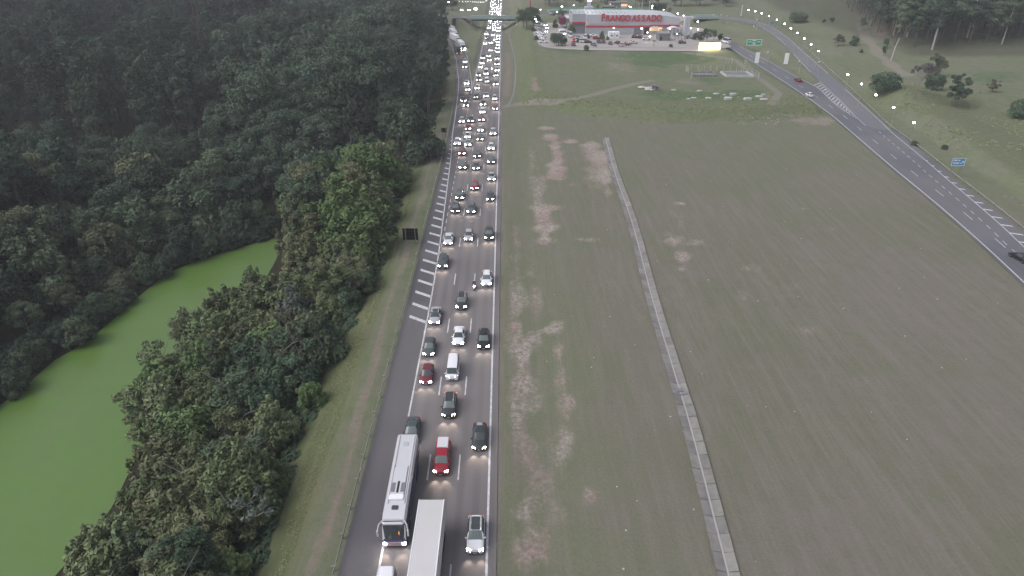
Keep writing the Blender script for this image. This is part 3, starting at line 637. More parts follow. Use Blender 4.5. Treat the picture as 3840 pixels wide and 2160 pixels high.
    a = rail.me('roof_rail'); b_ = a.copy(); [setattr(v, 'co', Vector((-v.co.x, v.co.y, v.co.z))) for v in b_.vertices]; b_.flip_normals(); res['rail'] = (a, b_)
    bt = st[tags['b']]; res['roofpanel'] = MB().box(-w*.5, w*.5, (a_[0]+.01-.5)*L, (r_[0]-.05-.5)*L, bt[3]+.02, bt[3]+.056, .1).me('sunroof')
    res['L'] = L; res['top'] = bt[3]; res['w'] = w; _cm[kind] = res; return res
OCC = []
def car(kind, paint, x, y, z=0., rz=0., label='', group=None, detail=2, lights='head', name=None, opts=(), tail=None, cat='car', at_front=True):
    r = vehicle_meshes(kind); L = r['L']
    if at_front: cx, cy = x+math.sin(-rz)*-0+(-math.sin(rz))*L/2*1, y+math.cos(rz)*L/2
    else: cx, cy = x, y
    root = empty(name or {'pickup': 'pickup_truck', 'van': 'minivan', 'bigvan': 'delivery_van'}.get(kind, 'car'), (cx, cy, z), rz, label, cat, group)
    gl = M['glassl'] if (detail == 2 and rng.random() < .75) else M['glass']
    ob('body', r['body'], PAINT[paint], root); ob('windshield', r['windshield'], gl, root); ob('rear_window', r['rear_window'], M['glass'], root)
    hm = {'head': M['head'], 'warm': M['headwarm'], 'off': M['headoff']}[lights]
    if lights == 'head' and y > 400 and x < 0: hm = M['headfar']
    for k in (0, 1): ob('headlight', r['headlight'][k], hm, root)
    if detail >= 1:
        for k in (1, -1): ob('side_window', r['side_window%d' % k], M['glass'], root)
        for k in (0, 1): ob('tail_light', r['tail_light'][k], M['brake'] if tail == 'on' else M['tail'], root)
        for p in r['wpos']:
            t = ob('wheel', r['tyre'], M['tyre'], root, p)
            if detail >= 2: ob('rim', r['rim'], M['rim'], t, (.101 if p[0] > 0 else -.115, 0, 0))
    if detail >= 2:
        ob('grille', r['grille'], M['plastic'], root); ob('number_plate', r['plate'], M['plate'], root)
        for k in (0, 1): ob('wing_mirror', r['mirror'][k], PAINT[paint], root)
    if 'rails' in opts:
        for k in (0, 1): ob('roof_rail', r['rail'][k], M['chrome'], root)
    if 'sunroof' in opts: ob('sunroof', r['roofpanel'], M['glass'], root)
    if 'bars' in opts:
        for k in range(4): MB().box(-.34+k*.19, -.26+k*.19+(.05 if k == 1 else 0), L*.22, L*.33, r['top']+.03, r['top']+.09).build('roof_slat', M['paleroof'], root)
    if 'box' in opts: MB().box(-.3, .3, -.35, .35, r['top']+.03, r['top']+.16, .06).build('roof_hatch', M['plastic'], root)
    if 'canopy' in opts: MB().box(-.66, .66, L*.13, L*.485, 1.06, 1.68, .1).build('bed_cover', PAINT['pearl'], root)
    return root
def beam(root, L, e=26., col=(1, .80, .62), size=1.05, dx=(-.6, .6), z=.65):
    l = bpy.data.lights.get('headlight_beam%d' % int(e))
    if not l:
        l = bpy.data.lights.new('headlight_beam%d' % int(e), 'SPOT'); l.energy = e; l.color = col; l.spot_size = size; l.spot_blend = .9; l.shadow_soft_size = .1
    for d_ in dx:
        o = bpy.data.objects.new('headlight_beam', l); C.objects.link(o); o.parent = root; o.location = (d_, -L/2-.15, z); o.rotation_euler = (R(66), 0, R(180))
LN = {0: 'left', 1: 'middle', 2: 'right'}
# (px, py of the front bumper on the road, kind, paint, options, headlights, own description)
CARS = [
 (1597, 1444, 'hatch', 'maroon', '', 'head', 'dark red hatchback beside the white minibus, in the lane next to the shoulder'),
 (1695, 1429, 'van', 'white', '', 'head', 'boxy white minivan with plain white roof, next to the dark red hatchback'),
 (1681.6, 1571, 'suv', 'dark', 'rails brake', 'warm', 'charcoal estate car with two silver roof rails and red tail lights'),
 (1538, 1668, 'sedan', 'slate', '', 'head', 'dark slate sedan tucked directly behind the coach'),
 (1796, 1692, 'sedan', 'dark', 'bars', 'warm', 'dark sedan with pale slats at the rear of its roof, right lane'),
 (1652.6, 1785, 'pickup', 'red', 'canopy', 'warm', 'red pickup truck carrying a pale cover over its bed'),
 (1781.6, 2080, 'suv', 'white', 'sunroof rails', 'head', 'white crossover with black glass roof next to the white truck'),
 (1658.7, 1009, 'suv', 'slate', '', 'head', 'dark grey pickup-like car just past the end of the chevron bars'),
 (1823.8, 1076, 'suv', 'white', 'rails brake', 'head', 'white crossover with roof rails beside the motorcycle'),
 (1729, 1163, 'suv', 'dark', 'rails', 'head', 'black crossover with one bright roof rail in the middle lane'),
 (1628.6, 1218.7, 'sedan', 'silver', 'sunroof', 'head', 'silver sedan with dark sunroof where the chevron bars begin'),
 (1717.5, 1298, 'sedan', 'white', '', 'head', 'white sedan in the middle lane ahead of the white minivan'),
 (1812.7, 1312, 'suv', 'black', 'box', 'head', 'black crossover with a roof hatch on top, right lane'),
 (1606, 1338, 'hatch', 'slate', '', 'head', 'slate grey hatchback ahead of the dark red hatchback'),
 (1734.8, 636.5, 'suv', 'grey', '', 'head', ''), (1784, 638, 'hatch', 'grey', '', 'head', ''), (1840.6, 615, 'suv', 'grey', '', 'head', ''), (1843.5, 678.6, 'sedan', 'silver', '', 'head', ''),
 (1779, 713, 'hatch', 'red', '', 'head', 'bright red hatchback alone in the middle lane'), (1723, 751, 'suv', 'slate', '', 'head', ''), (1837.7, 754, 'hatch', 'slate', '', 'head', ''),
 (1707, 799, 'sedan', 'dark', '', 'head', ''), (1766, 803, 'suv', 'grey', '', 'head', ''), (1756.5, 905, 'hatch', 'silver', '', 'head', ''), (1679.7, 920.6, 'sedan', 'pearl', '', 'head', ''), (1833, 901.7, 'suv', 'dark', '', 'warm', ''),
 (1731.8, 583, 'suv', 'maroon', '', 'head', ''), (1789.7, 592.6, 'sedan', 'dark', '', 'head', ''), (1842, 563.7, 'hatch', 'pearl', '', 'head', ''), (1753.9, 548.5, 'sedan', 'silver', '', 'head', ''), (1714.4, 547, 'suv', 'white', '', 'head', ''),
 (1800, 528, 'sedan', 'slate', '', 'head', ''), (1849, 508.5, 'suv', 'silver', '', 'head', ''), (1753, 521, 'hatch', 'white', '', 'head', ''), (1801.6, 494.7, 'sedan', 'silver', '', 'head', ''), (1755, 489, 'hatch', 'red', '', 'head', ''),
 (1805.5, 456, 'suv', 'maroon', '', 'head', ''), (1765, 460, 'suv', 'slate', '', 'head', ''), (1731, 461.5, 'hatch', 'silver', '', 'head', ''), (1808, 427, 'hatch', 'white', '', 'head', ''), (1856.8, 413, 'hatch', 'red', '', 'head', ''),
 (1747.8, 400.8, 'sedan', 'dark', '', 'head', ''), (1812.4, 396.7, 'sedan', 'dark', '', 'head', ''), (1855.4, 376, 'hatch', 'pearl', '', 'head', ''), (1737, 384, 'suv', 'dark', '', 'head', ''), (1822, 366, 'sedan', 'silver', '', 'head', ''), (1785, 373, 'van', 'grey', '', 'head', ''),
 (1753.9, 341.5, 'hatch', 'white', '', 'head', ''), (1789.7, 336, 'hatch', 'pearl', '', 'head', ''), (1749.7, 318, 'sedan', 'white', '', 'head', ''), (1858.8, 320.8, 'sedan', 'grey', '', 'head', ''), (1825.6, 312.5, 'van', 'white', '', 'head', ''), (1795, 306, 'suv', 'dark', '', 'head', ''),
 (1859, 287.6, 'hatch', 'dark', '', 'head', ''), (1794.4, 287, 'hatch', 'grey', '', 'head', ''), (1822.9, 284, 'bigvan', 'white', '', 'head', ''), (1864, 268, 'sedan', 'silver', '', 'head', ''), (1802, 257, 'hatch', 'white', '', 'head', ''), (1742.8, 256, 'suv', 'grey', '', 'head', ''),
 (1807.5, 240, 'hatch', 'grey', '', 'head', ''), (1864, 246, 'suv', 'dark', '', 'head', ''), (1834.5, 230, 'sedan', 'silver', '', 'head', ''), (1744, 236, 'hatch', 'pearl', '', 'head', ''), (1864, 224, 'sedan', 'grey', '', 'head', ''), (1832.5, 214, 'hatch', 'grey', '', 'head', ''), (1811, 222, 'suv', 'dark', '', 'head', ''),
 (1865, 198, 'hatch', 'dark', '', 'head', ''), (1839.4, 193, 'sedan', 'silver', '', 'head', ''), (1866, 185, 'sedan', 'grey', '', 'head', ''), (1867, 173, 'hatch', 'white', '', 'head', ''), (1866.3, 161, 'sedan', 'dark', '', 'head', ''), (1867.7, 149, 'suv', 'grey', '', 'head', ''), (1868.4, 137, 'hatch', 'silver', '', 'head', ''),
 (1840.8, 165.6, 'suv', 'dark', '', 'head', ''), (1819.4, 167, 'hatch', 'pearl', '', 'head', ''), (1824, 148, 'van', 'dark', '', 'head', ''), (1848.4, 134, 'sedan', 'dark', '', 'head', ''), (1823.5, 131, 'hatch', 'white', '', 'head', ''),
 (1734.5, 192.5, 'sedan', 'grey', '', 'head', ''),
]
g_hw = 'cars queueing towards the viewer on the highway'
cnt = {}; rows = []
for (px, py, kind, paint, opt, hl, own) in CARS:
    X, Y, _ = G0(px, py, .15)
    lane = 3 if X < lineL(Y)+1.2 and Y < 258 and X < -13 else (3 if (Y > 120 and X < -12.8) else (0 if X < -9.2 else (1 if X < -5.6 else 2)))
    rows.append([Y, X, lane, kind, paint, opt, hl, own])
# denser traffic towards and beyond the overpass
yy = {0: 447., 1: 442., 2: 438.}
for ln, cx0 in ((0, -9.6), (1, -6.5), (2, -3.6)):
    v = {0: 432., 1: 424., 2: 421.}[ln]
    while v < 640:
        rows.append([v, cx0+rng.uniform(-.25, .25)-(v > 500)*(v-500)*.004, ln, rng.choice(['sedan', 'hatch', 'suv', 'hatch', 'van']), rng.choice(['white', 'silver', 'grey', 'dark', 'pearl', 'slate', 'red']), '', 'head', ''])
        v += rng.uniform(7.0, 10.5)
rows.sort(key=lambda r: r[0])
KN = dict(sedan='sedan', hatch='hatchback', suv='crossover', van='minivan', bigvan='delivery van', pickup='pickup')
PN = dict(white='white', silver='silver', grey='grey', dark='charcoal', black='black', red='red', maroon='maroon', slate='slate grey', beige='beige', pearl='pearl white', blue='navy')
def ordw(n):
    o = ['first', 'second', 'third', 'fourth', 'fifth', 'sixth', 'seventh', 'eighth', 'ninth', 'tenth', 'eleventh', 'twelfth', 'thirteenth', 'fourteenth', 'fifteenth', 'sixteenth', 'seventeenth', 'eighteenth', 'nineteenth']
    if n <= 19: return o[n-1]
    t = ['twent', 'thirt', 'fort', 'fift', 'sixt'][n//10-2]; return t+'ieth' if n % 10 == 0 else t+'y-'+o[n % 10-1]
prev = {}
for r in rows:
    Y, X, lane, kind, paint, opt, hl, own = r
    far_ = Y > 415
    cnt[(lane, far_)] = cnt.get((lane, far_), 0)+1
    lt = {0: 'left lane', 1: 'middle lane', 2: 'right lane', 3: 'slip lane'}[lane]
    if own: lab = own
    elif far_: lab = f"{PN[paint]} {KN[kind]} with lit headlights, {ordw(cnt[(lane, far_)])} beyond the overpass in the {lt}"
    elif lane in prev: lab = f"{PN[paint]} {KN[kind]}, lights on, behind a {prev[lane]}, {ordw(cnt[(lane, far_)])} in the {lt}"
    else: lab = f"{PN[paint]} {KN[kind]} with lit headlights, {ordw(cnt[(lane, far_)])} in the {lt}"
    prev[lane] = f"{PN[paint]} {KN[kind]}"
    det = 2 if Y < 235 else (1 if Y < 300 else 0)
    opts = tuple(opt.split()); z = .0
    c_ = car(kind, paint, X, Y, z, 0, lab, g_hw, det, hl, opts=opts, tail='on' if 'brake' in opts else None, cat={'pickup': 'pickup', 'van': 'van', 'bigvan': 'van'}.get(kind, 'car'))
    if Y < 330: beam(c_, KINDS[kind][0], 75. if hl == 'head' else 100., size=1.3)
# second lot of cars: far carriageway (driving away)
for px, py, kind, paint, rz, lab in [(2999, 309, 'sedan', 'maroon', R(2), 'dark maroon sedan driving away on the far carriageway, nearer the bridge'), (3041, 366, 'hatch', 'white', R(4), 'white hatchback driving away on the far carriageway'), (3852, 992, 'sedan', 'black', R(8), 'black sedan cut by the frame edge on the far carriageway')]:
    X, Y, Z = GF(px, py, zR); car(kind, paint, X, Y+2.0, Z, math.pi+rz, lab, 'cars driving away on the far carriageway', 2, 'off', at_front=False, tail='on' if paint == 'black' else None)

# coach
def coach():
    X, Y, _ = G0(1478.5, 2046, .35); L, w, h = 13.6, 1.26, 3.62
    t = empty('coach', (X, Y+L/2, 0), R(.6), 'long silver and navy coach with black windscreen beside the white truck', 'bus'); F = -L/2
    sec = [(0, .90, .42, 1.15), (.012, .97, .34, 1.3), (.03, .975, .3, 2.9), (.055, .985, .3, 3.42), (.10, 1, .3, 3.6), (.2, 1, .3, h), (.97, 1, .3, h), (.99, .98, .34, h-.06), (1, .93, .5, h-.5)]
    V = []; Fc = {'body': [], 'side': [], 'roof': []}
    for f, k, zb, zt in sec:
        yv = F+f*L; hw_ = w*k; V += [(hw_*.96, yv, zb), (hw_, yv, min(1.15, zt*.5)), (hw_, yv, min(1.75, zt*.7)), (hw_*.985, yv, min(2.9, zt*.86)), (hw_*.95, yv, zt-.22 if zt > 2 else zt-.1), (hw_*.86, yv, zt), (-hw_*.86, yv, zt), (-hw_*.95, yv, zt-.22 if zt > 2 else zt-.1), (-hw_*.985, yv, min(2.9, zt*.86)), (-hw_, yv, min(1.75, zt*.7)), (-hw_, yv, min(1.15, zt*.5)), (-hw_*.96, yv, zb)]
    for i in range(len(sec)-1):
        for j in range(12):
            f = (12*i+j, 12*i+(j+1) % 12, 12*(i+1)+(j+1) % 12, 12*(i+1)+j)
            Fc['side' if j in (0, 1, 9, 10) else 'body' if j == 11 or j in (2, 8) else 'roof'].append(f)
    Fc['side'].append(tuple(range(12))[::-1]); Fc['roof'].append(tuple(12*(len(sec)-1)+j for j in range(12)))
    for nm, key, m_ in (('lower_panel', 'side', M['navy']), ('body', 'body', M['dark']), ('roof', 'roof', M['silver'])):
        me = mesh(nm, V, Fc[key]); bm = bmesh.new(); bm.from_mesh(me); bmesh.ops.delete(bm, geom=[v for v in bm.verts if not v.link_faces], context='VERTS'); bm.to_mesh(me); bm.free()
        me.polygons.foreach_set('use_smooth', [True]*len(me.polygons)); me.set_sharp_from_angle(angle=R(35)); ob(nm, me, m_, t)
    # windscreen: curved panes proud of the nose
    for sx in (0, 1):
        mb = MB(); n = 5
        for zi in (1.28, 2.0, 2.7, 3.22):
            for i in range(n):
                u = (i/(n-1)) if sx else -1+i/(n-1)
                mb.V.append((u*w*.95+(.012 if sx else -.012), F-.06+.38*abs(u)**3+(zi-1.28)*.10+(.12 if zi > 3 else 0), zi))
        for a in range(3):
            for i in range(n-1): mb.F.append((a*n+i, a*n+i+1, (a+1)*n+i+1, (a+1)*n+i))
        mb.build('windscreen_pane', M['glass'], t)
    MB().box(-w*.9, w*.9, F+.10, F+.6, 3.22, 3.50, .2).build('front_brow', M['silver'], t)
    MB().box(-w*.92, w*.92, F-.12, F+.25, .42, 1.0, .12).build('bumper', M['pinkbumper'], t)
    MB().box(-w*.9, w*.9, F-.08, F+.2, 1.003, 1.26, .1).build('dash_band', M['navy'], t)
    for sx in (-1, 1):
        MB().box(sx*.98-.17, sx*.98+.17, F-.16, F+.05, .62, .90, .05).build('headlight', M['headwarm'] if sx > 5 else M['head'], t)
        MB().tube([(sx*1.1, F+.5, 3.45), (sx*1.42, F+.05, 3.35), (sx*1.52, F-.28, 2.9)], [.05, .07, .06], 6).box(sx*1.54-.09, sx*1.54+.09, F-.42, F-.22, 2.15, 2.95, .04).build('mirror_arm', M['silver'], t)
    for k in range(9): # side windows
        y_ = F+1.3+k*1.33
        for sx in (-1, 1): MB().box(min(sx*1.262, sx*1.275), max(sx*1.262, sx*1.275), y_, y_+1.24, 1.85, 2.82).build('side_window', M['glass'], t)
    for sx in (-1, 1):
        MB().box(sx*.86-.07, sx*.86+.07, F+2.6, L/2-.4, h+.002, h+.10, .04).build('roof_rail', M['silver'], t)
        MB().box(sx*.76-.02, sx*.76+.02, F+3.1, F+8.2, h+.004, h+.05).build('roof_seam', M['plastic'], t)
        MB().box(min(sx*.30, sx*.70), max(sx*.30, sx*.70), F+4.05, F+5.4, h+.20, h+.214).build('vent_panel', M['grey'], t)
    MB().box(-.74, .74, F+3.3, F+7.9, h+.002, h+.2, .12).build('air_conditioner', M['silver'], t)
    MB().box(-.78, .78, F+3.05, F+3.75, h+.03, h+.26, .12).build('air_duct', M['white'], t)
    MB().box(-.12, .12, F+3.95, F+5.6, h+.203, h+.215).build('fan_slot', M['dark'], t)
    MB().box(-.36, .36, F+1.75, F+2.35, h+.005, h+.07, .08).build('roof_hatch', M['glass'], t)
    MB().box(-.32, .32, L/2-2.2, L/2-1.5, h+.005, h+.05, .06).build('roof_hatch', M['silverdark'], t)
    MB().box(.18, .30, F+.10, F+.16, 2.25, 2.55).build('dashboard_lamp', M['brake'], t); MB().box(.52, .57, F+.04, F+.09, 1.85, 2.3).build('dashboard_lamp', M['amber'], t)
    tm = vehicle_meshes('suv')['tyre']
    for sx in (-1, 1):
        for f in (2.6, 9.6, 10.9): o = ob('wheel', tm, M['tyre'], t, (sx*1.13, F+f, .5)); o.scale = (1.3, 1.35, 1.35)
        for f in (3.6, 6.2, 8.2): MB().box(min(sx*1.262, sx*1.28), max(sx*1.262, sx*1.28), F+f, F+f+.12, 1.12, 1.2).build('marker_lamp', M['paleroof'], t)
    beam(t, L, 380., size=1.25, dx=(-.95, .95), z=.8)
coach()
# white box truck, seen from above, cab beyond the frame
def truck():
    xa, ya, _ = G0(1617, 1873.5, 4.35); L = 14.2; w, h = 1.3, 4.35
    t = empty('box_truck', (xa-.0, ya-L/2, 0), R(-.3), 'white box trailer truck with plain roof beside the coach', 'truck')
    MB().box(-w, w, -L/2, L/2, 1.15, h, .03).build('cargo_box', M['whitebox'], t)
    for sx in (-1, 1): MB().box(sx*(w-.02)-.045, sx*(w-.02)+.045, -L/2-.01, L/2+.02, h-.02, h+.03).build('roof_edge', M['white'], t)
    for sx in (-1, 1):
        for k in range(12): yk = -L/2+.6+k*1.18; MB().box(min(sx*w, sx*(w+.012)), max(sx*w, sx*(w+.012)), yk, yk+.03, 1.2, h-.06).build('side_seam', M['silverdark'], t)
        MB().box(sx*(w-.06)-.05, sx*(w-.06)+.05, -L/2+2.4, L/2-4.2, .55, 1.05).build('side_guard', M['grey'], t)
    MB().box(-.5, .5, -L/2+.2, L/2-.2, .85, 1.14).build('chassis', M['steel_dark'], t)
    MB().box(-w+.05, w-.05, L/2+.003, L/2+.04, 1.3, h-.12).build('rear_door', M['white'], t)
    tm = vehicle_meshes('suv')['tyre']
    for sx in (-1, 1):
        for f in (L/2-1.4, L/2-2.7, L/2-4.0): o = ob('wheel', tm, M['tyre'], t, (sx*1.1, f, .5)); o.scale = (2.2, 1.35, 1.35)
        o = ob('wheel', tm, M['tyre'], t, (sx*1.05, -L/2-2.2, .5)); o.scale = (1.4, 1.35, 1.35)
    MB().box(-1.22, 1.22, -L/2-3.0, -L/2-.7, .9, 3.1, .2).build('cab', PAINT['white'], t)
    MB().box(-1.05, 1.05, -L/2-3.03, -L/2-2.98, 1.9, 2.8).build('windshield', M['glass'], t)
truck()
# delivery van in front of the coach
X, Y, _ = G0(1451, 2121, 2.42); car('bigvan', 'white', X, Y-5.4/2, 0, R(.5), 'white delivery van with plain roof ahead of the coach', None, 2, 'head', at_front=False, cat='van')
# slip road lorries half hidden by the forest
for px, py, lab, hm in [(1727, 187, 'white lorry with lit headlights coming down the slip road', 'head'), (1714, 203, 'dark lorry with yellow front lamp under the trees on the slip road', 'amber')]:
    X, Y, _ = G0(px, py, .3); t = empty('lorry', (X, Y+5, 0), R(14 if hm == 'head' else 10), lab, 'truck', 'lorries on the slip road'); L = 12
    MB().box(-1.2, 1.2, -4.2, 6.5, 1.1, 3.8, .05).build('cargo_box', M['white'] if hm == 'head' else M['grey'], t); MB().box(-1.15, 1.15, -6, -4.4, .5, 3.0, .2).build('cab', PAINT['white' if hm == 'head' else 'dark'], t)
    MB().box(-1., 1., -6.04, -5.98, 1.7, 2.6).build('windshield', M['glass'], t)
    for sx in (-1, 1): MB().box(sx*.95-.22, sx*.95+.22, -6.15, -5.95, .7, 1.1).build('headlight', M[hm if hm == 'amber' else 'head'], t)
    for sx in (-1, 1):
        for f in (-5, 3, 4.5): o = ob('wheel', vehicle_meshes('suv')['tyre'], M['tyre'], t, (sx*1.05, f, .5)); o.scale = (1.4, 1.35, 1.35)
for px, py in [(1704, 160), (1697, 140), (1690, 125)]:
    X, Y, _ = G0(px, py, .3); t = empty('lorry', (X, Y+5, 0), R(20), {160: 'second white lorry queueing on the slip road', 140: 'third white lorry queueing on the slip road', 125: 'last white lorry visible on the slip road'}[py], 'truck', 'lorries on the slip road')
    MB().box(-1.2, 1.2, -4.2, 6.5, 1.1, 3.8, .05).build('cargo_box', M['white'], t); MB().box(-1.15, 1.15, -6, -4.4, .5, 3.0, .2).build('cab', PAINT['white'], t); MB().box(-1., 1., -6.04, -5.98, 1.7, 2.6).build('windshield', M['glass'], t)

# motorcycles with riders
def skin_body(name, verts, edges, rad, m, parent, sub=1):
    me = bpy.data.meshes.new(name); me.from_pydata(verts, edges, []); o = ob(name, me, None, parent); me.materials.append(m)
    md = o.modifiers.new('skin', 'SKIN'); sd = o.modifiers.new('sub', 'SUBSURF'); sd.levels = sub; sd.render_levels = sub
    for i, v in enumerate(me.skin_vertices[0].data): v.radius = (rad[i], rad[i]); v.use_root = (i == 0)
    return o
def motorcycle(x, y, z, rz, lab, rl, light=True, jm=None):
    t = empty('motorcycle', (x, y, z), rz, lab, 'motorcycle', 'motorcycles')
    for yy_ in (-.68, .66):
        k = 14; mb = MB()
        for sx in (-.06, .06):
            for j in range(k): mb.V.append((sx, yy_+.3*math.cos(2*math.pi*j/k), .31+.3*math.sin(2*math.pi*j/k)))
        mb.F = [(j, (j+1) % k, k+(j+1) % k, k+j) for j in range(k)]+[tuple(range(k))[::-1], tuple(range(k, 2*k))]; mb.build('wheel', M['tyre'], t)
    MB().box(-.15, .15, -.35, .15, .35, .72, .1).ball((0, -.15, .85), .2, .8, 1.5, .7).build('tank', PAINT['red'], t)
    MB().box(-.13, .13, .05, .85, .76, .86, .06).build('seat', M['plastic'], t)
    MB().tube([(0, -.68, .35), (0, -.5, .95)], .05).tube([(-.36, -.42, 1.05), (0, -.5, .98), (.36, -.42, 1.05)], .025).build('fork', M['steel_dark'], t)
    MB().ball((0, -.66, .88), .13, 1.1, .6, 1.3).build('headlight', M['head'] if light else M['headoff'], t)
    p = empty('person', (x, y, z), rz, rl, 'person', 'motorcycle riders')
    V = [(0, .22, .92), (0, .18, 1.15), (0, .10, 1.38), (0, .05, 1.50), (.19, .10, 1.40), (.30, -.12, 1.20), (.34, -.38, 1.08), (-.19, .10, 1.40), (-.30, -.12, 1.20), (-.34, -.38, 1.08), (.13, .16, .90), (.22, -.18, .78), (.20, -.02, .36), (.20, -.16, .30), (-.13, .16, .90), (-.22, -.18, .78), (-.20, -.02, .36), (-.20, -.16, .30)]
    E_ = [(0, 1), (1, 2), (2, 3), (2, 4), (4, 5), (5, 6), (2, 7), (7, 8), (8, 9), (0, 10), (10, 11), (11, 12), (12, 13), (0, 14), (14, 15), (15, 16), (16, 17)]
    skin_body('body', V, E_, [.16, .17, .18, .06, .09, .06, .04, .09, .06, .04, .12, .09, .06, .05, .12, .09, .06, .05], jm or M['leather'], p)
    MB().ball((0, .02, 1.62), .15, .95, 1.1, 1.05).build('helmet', M['helmet'], p, smooth=True); MB().box(-.1, .1, -.16, -.1, 1.58, 1.68, .03).build('visor', M['glass'], p)
    return t
X, Y, _ = G0(1778.4, 1093); t = motorcycle(X, Y+.9, 0, 0, 'motorcycle with bright headlight riding between middle and right lanes', 'rider in dark jacket and pale helmet on the motorcycle between lanes'); beam(t, 1.6, 30, dx=(0,), z=.85)
X, Y, _ = G0(1845, 266); motorcycle(X, Y+.9, 0, 0, 'distant motorcycle between lanes near the slip road', 'rider on the distant motorcycle near the slip road')
X, Y, _ = G0(1853, 157); motorcycle(X, Y+.9, 0, 0, 'farthest motorcycle between lanes close to the overpass', 'rider on the farthest motorcycle close to the overpass')

# ------------------------------------------------------------------ signs
def sign_back(pTL, pTR, pbot, label, m_):
    base = G((pTL[0]+pTR[0])/2+ (pbot[0]-(pTL[0]+pTR[0])/2)*1.0, pbot[1]); x0, y0, z0 = base
    zt = Hat(x0, y0, pTL[1]); zb = Hat(x0, y0, pbot[2]); zc = proj(x0, y0, (zt+zb)/2)[2]; w = (pTR[0]-pTL[0])*zc/FPX
    t = empty('road_sign', (x0, y0, z0), 0, label, 'sign', 'backs of road signs on the grassy slope')
    MB().box(-w/2, w/2, .06, .10, zb-z0, zt-z0).build('sign_panel', m_, t)
    for sx in (-.31, .31): MB().box(sx*w-.07, sx*w+.07, -.05, .055, -.2, zt-z0+.05).build('post', M['grey'], t)
    for k in (.25, .75): MB().box(-w/2+.05, w/2-.05, .02, .058, zb-z0+(zt-zb)*k, zb-z0+(zt-zb)*k+.06).build('crossbar', M['steel_dark'], t)
    return t
sign_back((1509, 857), (1566, 857), (1541.5, 918, 900), 'large black sign back on two pale posts, nearest beside the guardrail', M['signback'])
sign_back((1605, 557), (1650.6, 557), (1629, 602, 584), 'grey sign back on two posts between the black ones', M['signback2'])
sign_back((1655, 479.5), (1674.5, 479.5), (1665, 512, 497), 'small black sign back, farthest along the guardrail', M['signback'])
def sign_front(cx, vt, vb, vg, w_px, label, m_, texts, zf=None, yaw=0., name='road_sign', arrow=False, border=True):
    base = GF(cx, vg, zf) if zf else G(cx, vg); x0, y0, z0 = base
    zt = Hat(x0, y0, vt); zb = Hat(x0, y0, vb); zc = proj(x0, y0, (zt+zb)/2)[2]; w = w_px*zc/FPX/math.cos(yaw); h_ = zt-zb
    t = empty(name, (x0, y0, z0), yaw, label, 'sign')
    MB().box(-w/2, w/2, 0, .05, zb-z0, zt-z0).build('sign_panel', m_, t)
    if border:
        b_ = MB(); e = .045*w
        for a in ((-w/2, w/2, zb-z0, zb-z0+e), (-w/2, w/2, zt-z0-e, zt-z0), (-w/2, -w/2+e, zb-z0+e, zt-z0-e), (w/2-e, w/2, zb-z0+e, zt-z0-e)): b_.box(a[0], a[1], -.015, -.002, a[2], a[3])
        b_.build('border', M['signwhite'], t)
    for (u0, u1, v0, v1) in texts: MB().box(-w/2+u0*w, -w/2+u1*w, -.018, -.002, zb-z0+v0*h_, zb-z0+v1*h_).build('lettering', M['signwhite'], t)
    if arrow:
        mb = MB(); cx_, cz = w*.30, zb-z0+h_*.45; s = h_*.24
        mb.V = [(cx_-s, -.02, cz-s*.6), (cx_-s*.6, -.02, cz-s), (cx_+s*.35, -.02, cz+s*.05), (cx_+s*.7, -.02, cz-s*.3), (cx_+s*.8, -.02, cz+s*.9), (cx_-s*.4, -.02, cz+s*.8), (cx_-s*.05, -.02, cz+s*.45)]; mb.F = [tuple(range(7))]; mb.build('arrow', M['signwhite'], t)
    for sx in (-.33, .33): MB().box(sx*w-.06, sx*w+.06, .055, .17, -.2, zt-z0-.05).build('post', M['grey'], t)
    return t
sign_front(3575, 593, 622, 668, 48, 'blue road sign with two lines of white lettering and an arrow beside the far carriageway', M['signblue'], [(.10, .40, .62, .80), (.46, .60, .62, .80), (.12, .36, .26, .44), (.37, .58, .26, .44)], yaw=R(-4), arrow=True)
sign_front(2824, 147, 171, 188, 57, 'green direction sign with white border standing between carriageway and ramp', M['signgreen'], [(.12, .30, .52, .66), (.36, .62, .70, .86), (.38, .60, .30, .50), (.68, .90, .52, .66), (.42, .58, .08, .22)], zf=zR)
for cx, vt, vb, vg, lab, zf in [(2836.5, 196, 237, 239, 'tall blank white panel standing at the edge of the far carriageway', None), (2945.5, 199, 240, 243, 'tall blank white panel standing on the wedge before the ramp', None)]:
    x0, y0, z0 = G(cx, vg); zt = Hat(x0, y0, vt); w = 15*proj(x0, y0, 3)[2]/FPX
    t = empty('marker_board', (x0, y0, z0), R(-6), lab, 'panel', 'tall blank white panels'); MB().box(-w/2, w/2, -.1, .1, .3, zt-z0, .04).build('panel', M['white'], t); MB().box(-w*.35, w*.35, -.07, .07, -.2, .3).build('foot', M['grey'], t)
x0, y0, z0 = GF(2884, 100, zRamp); t = empty('road_sign', (x0+1.5, y0, z0), 0, 'small blue square sign beside the curved ramp', 'sign'); MB().box(-.6, .6, 0, .05, 1.2, 2.6).build('sign_panel', M['signblue'], t); MB().box(-.05, .05, .055, .12, -.2, 2.5).build('post', M['grey'], t)

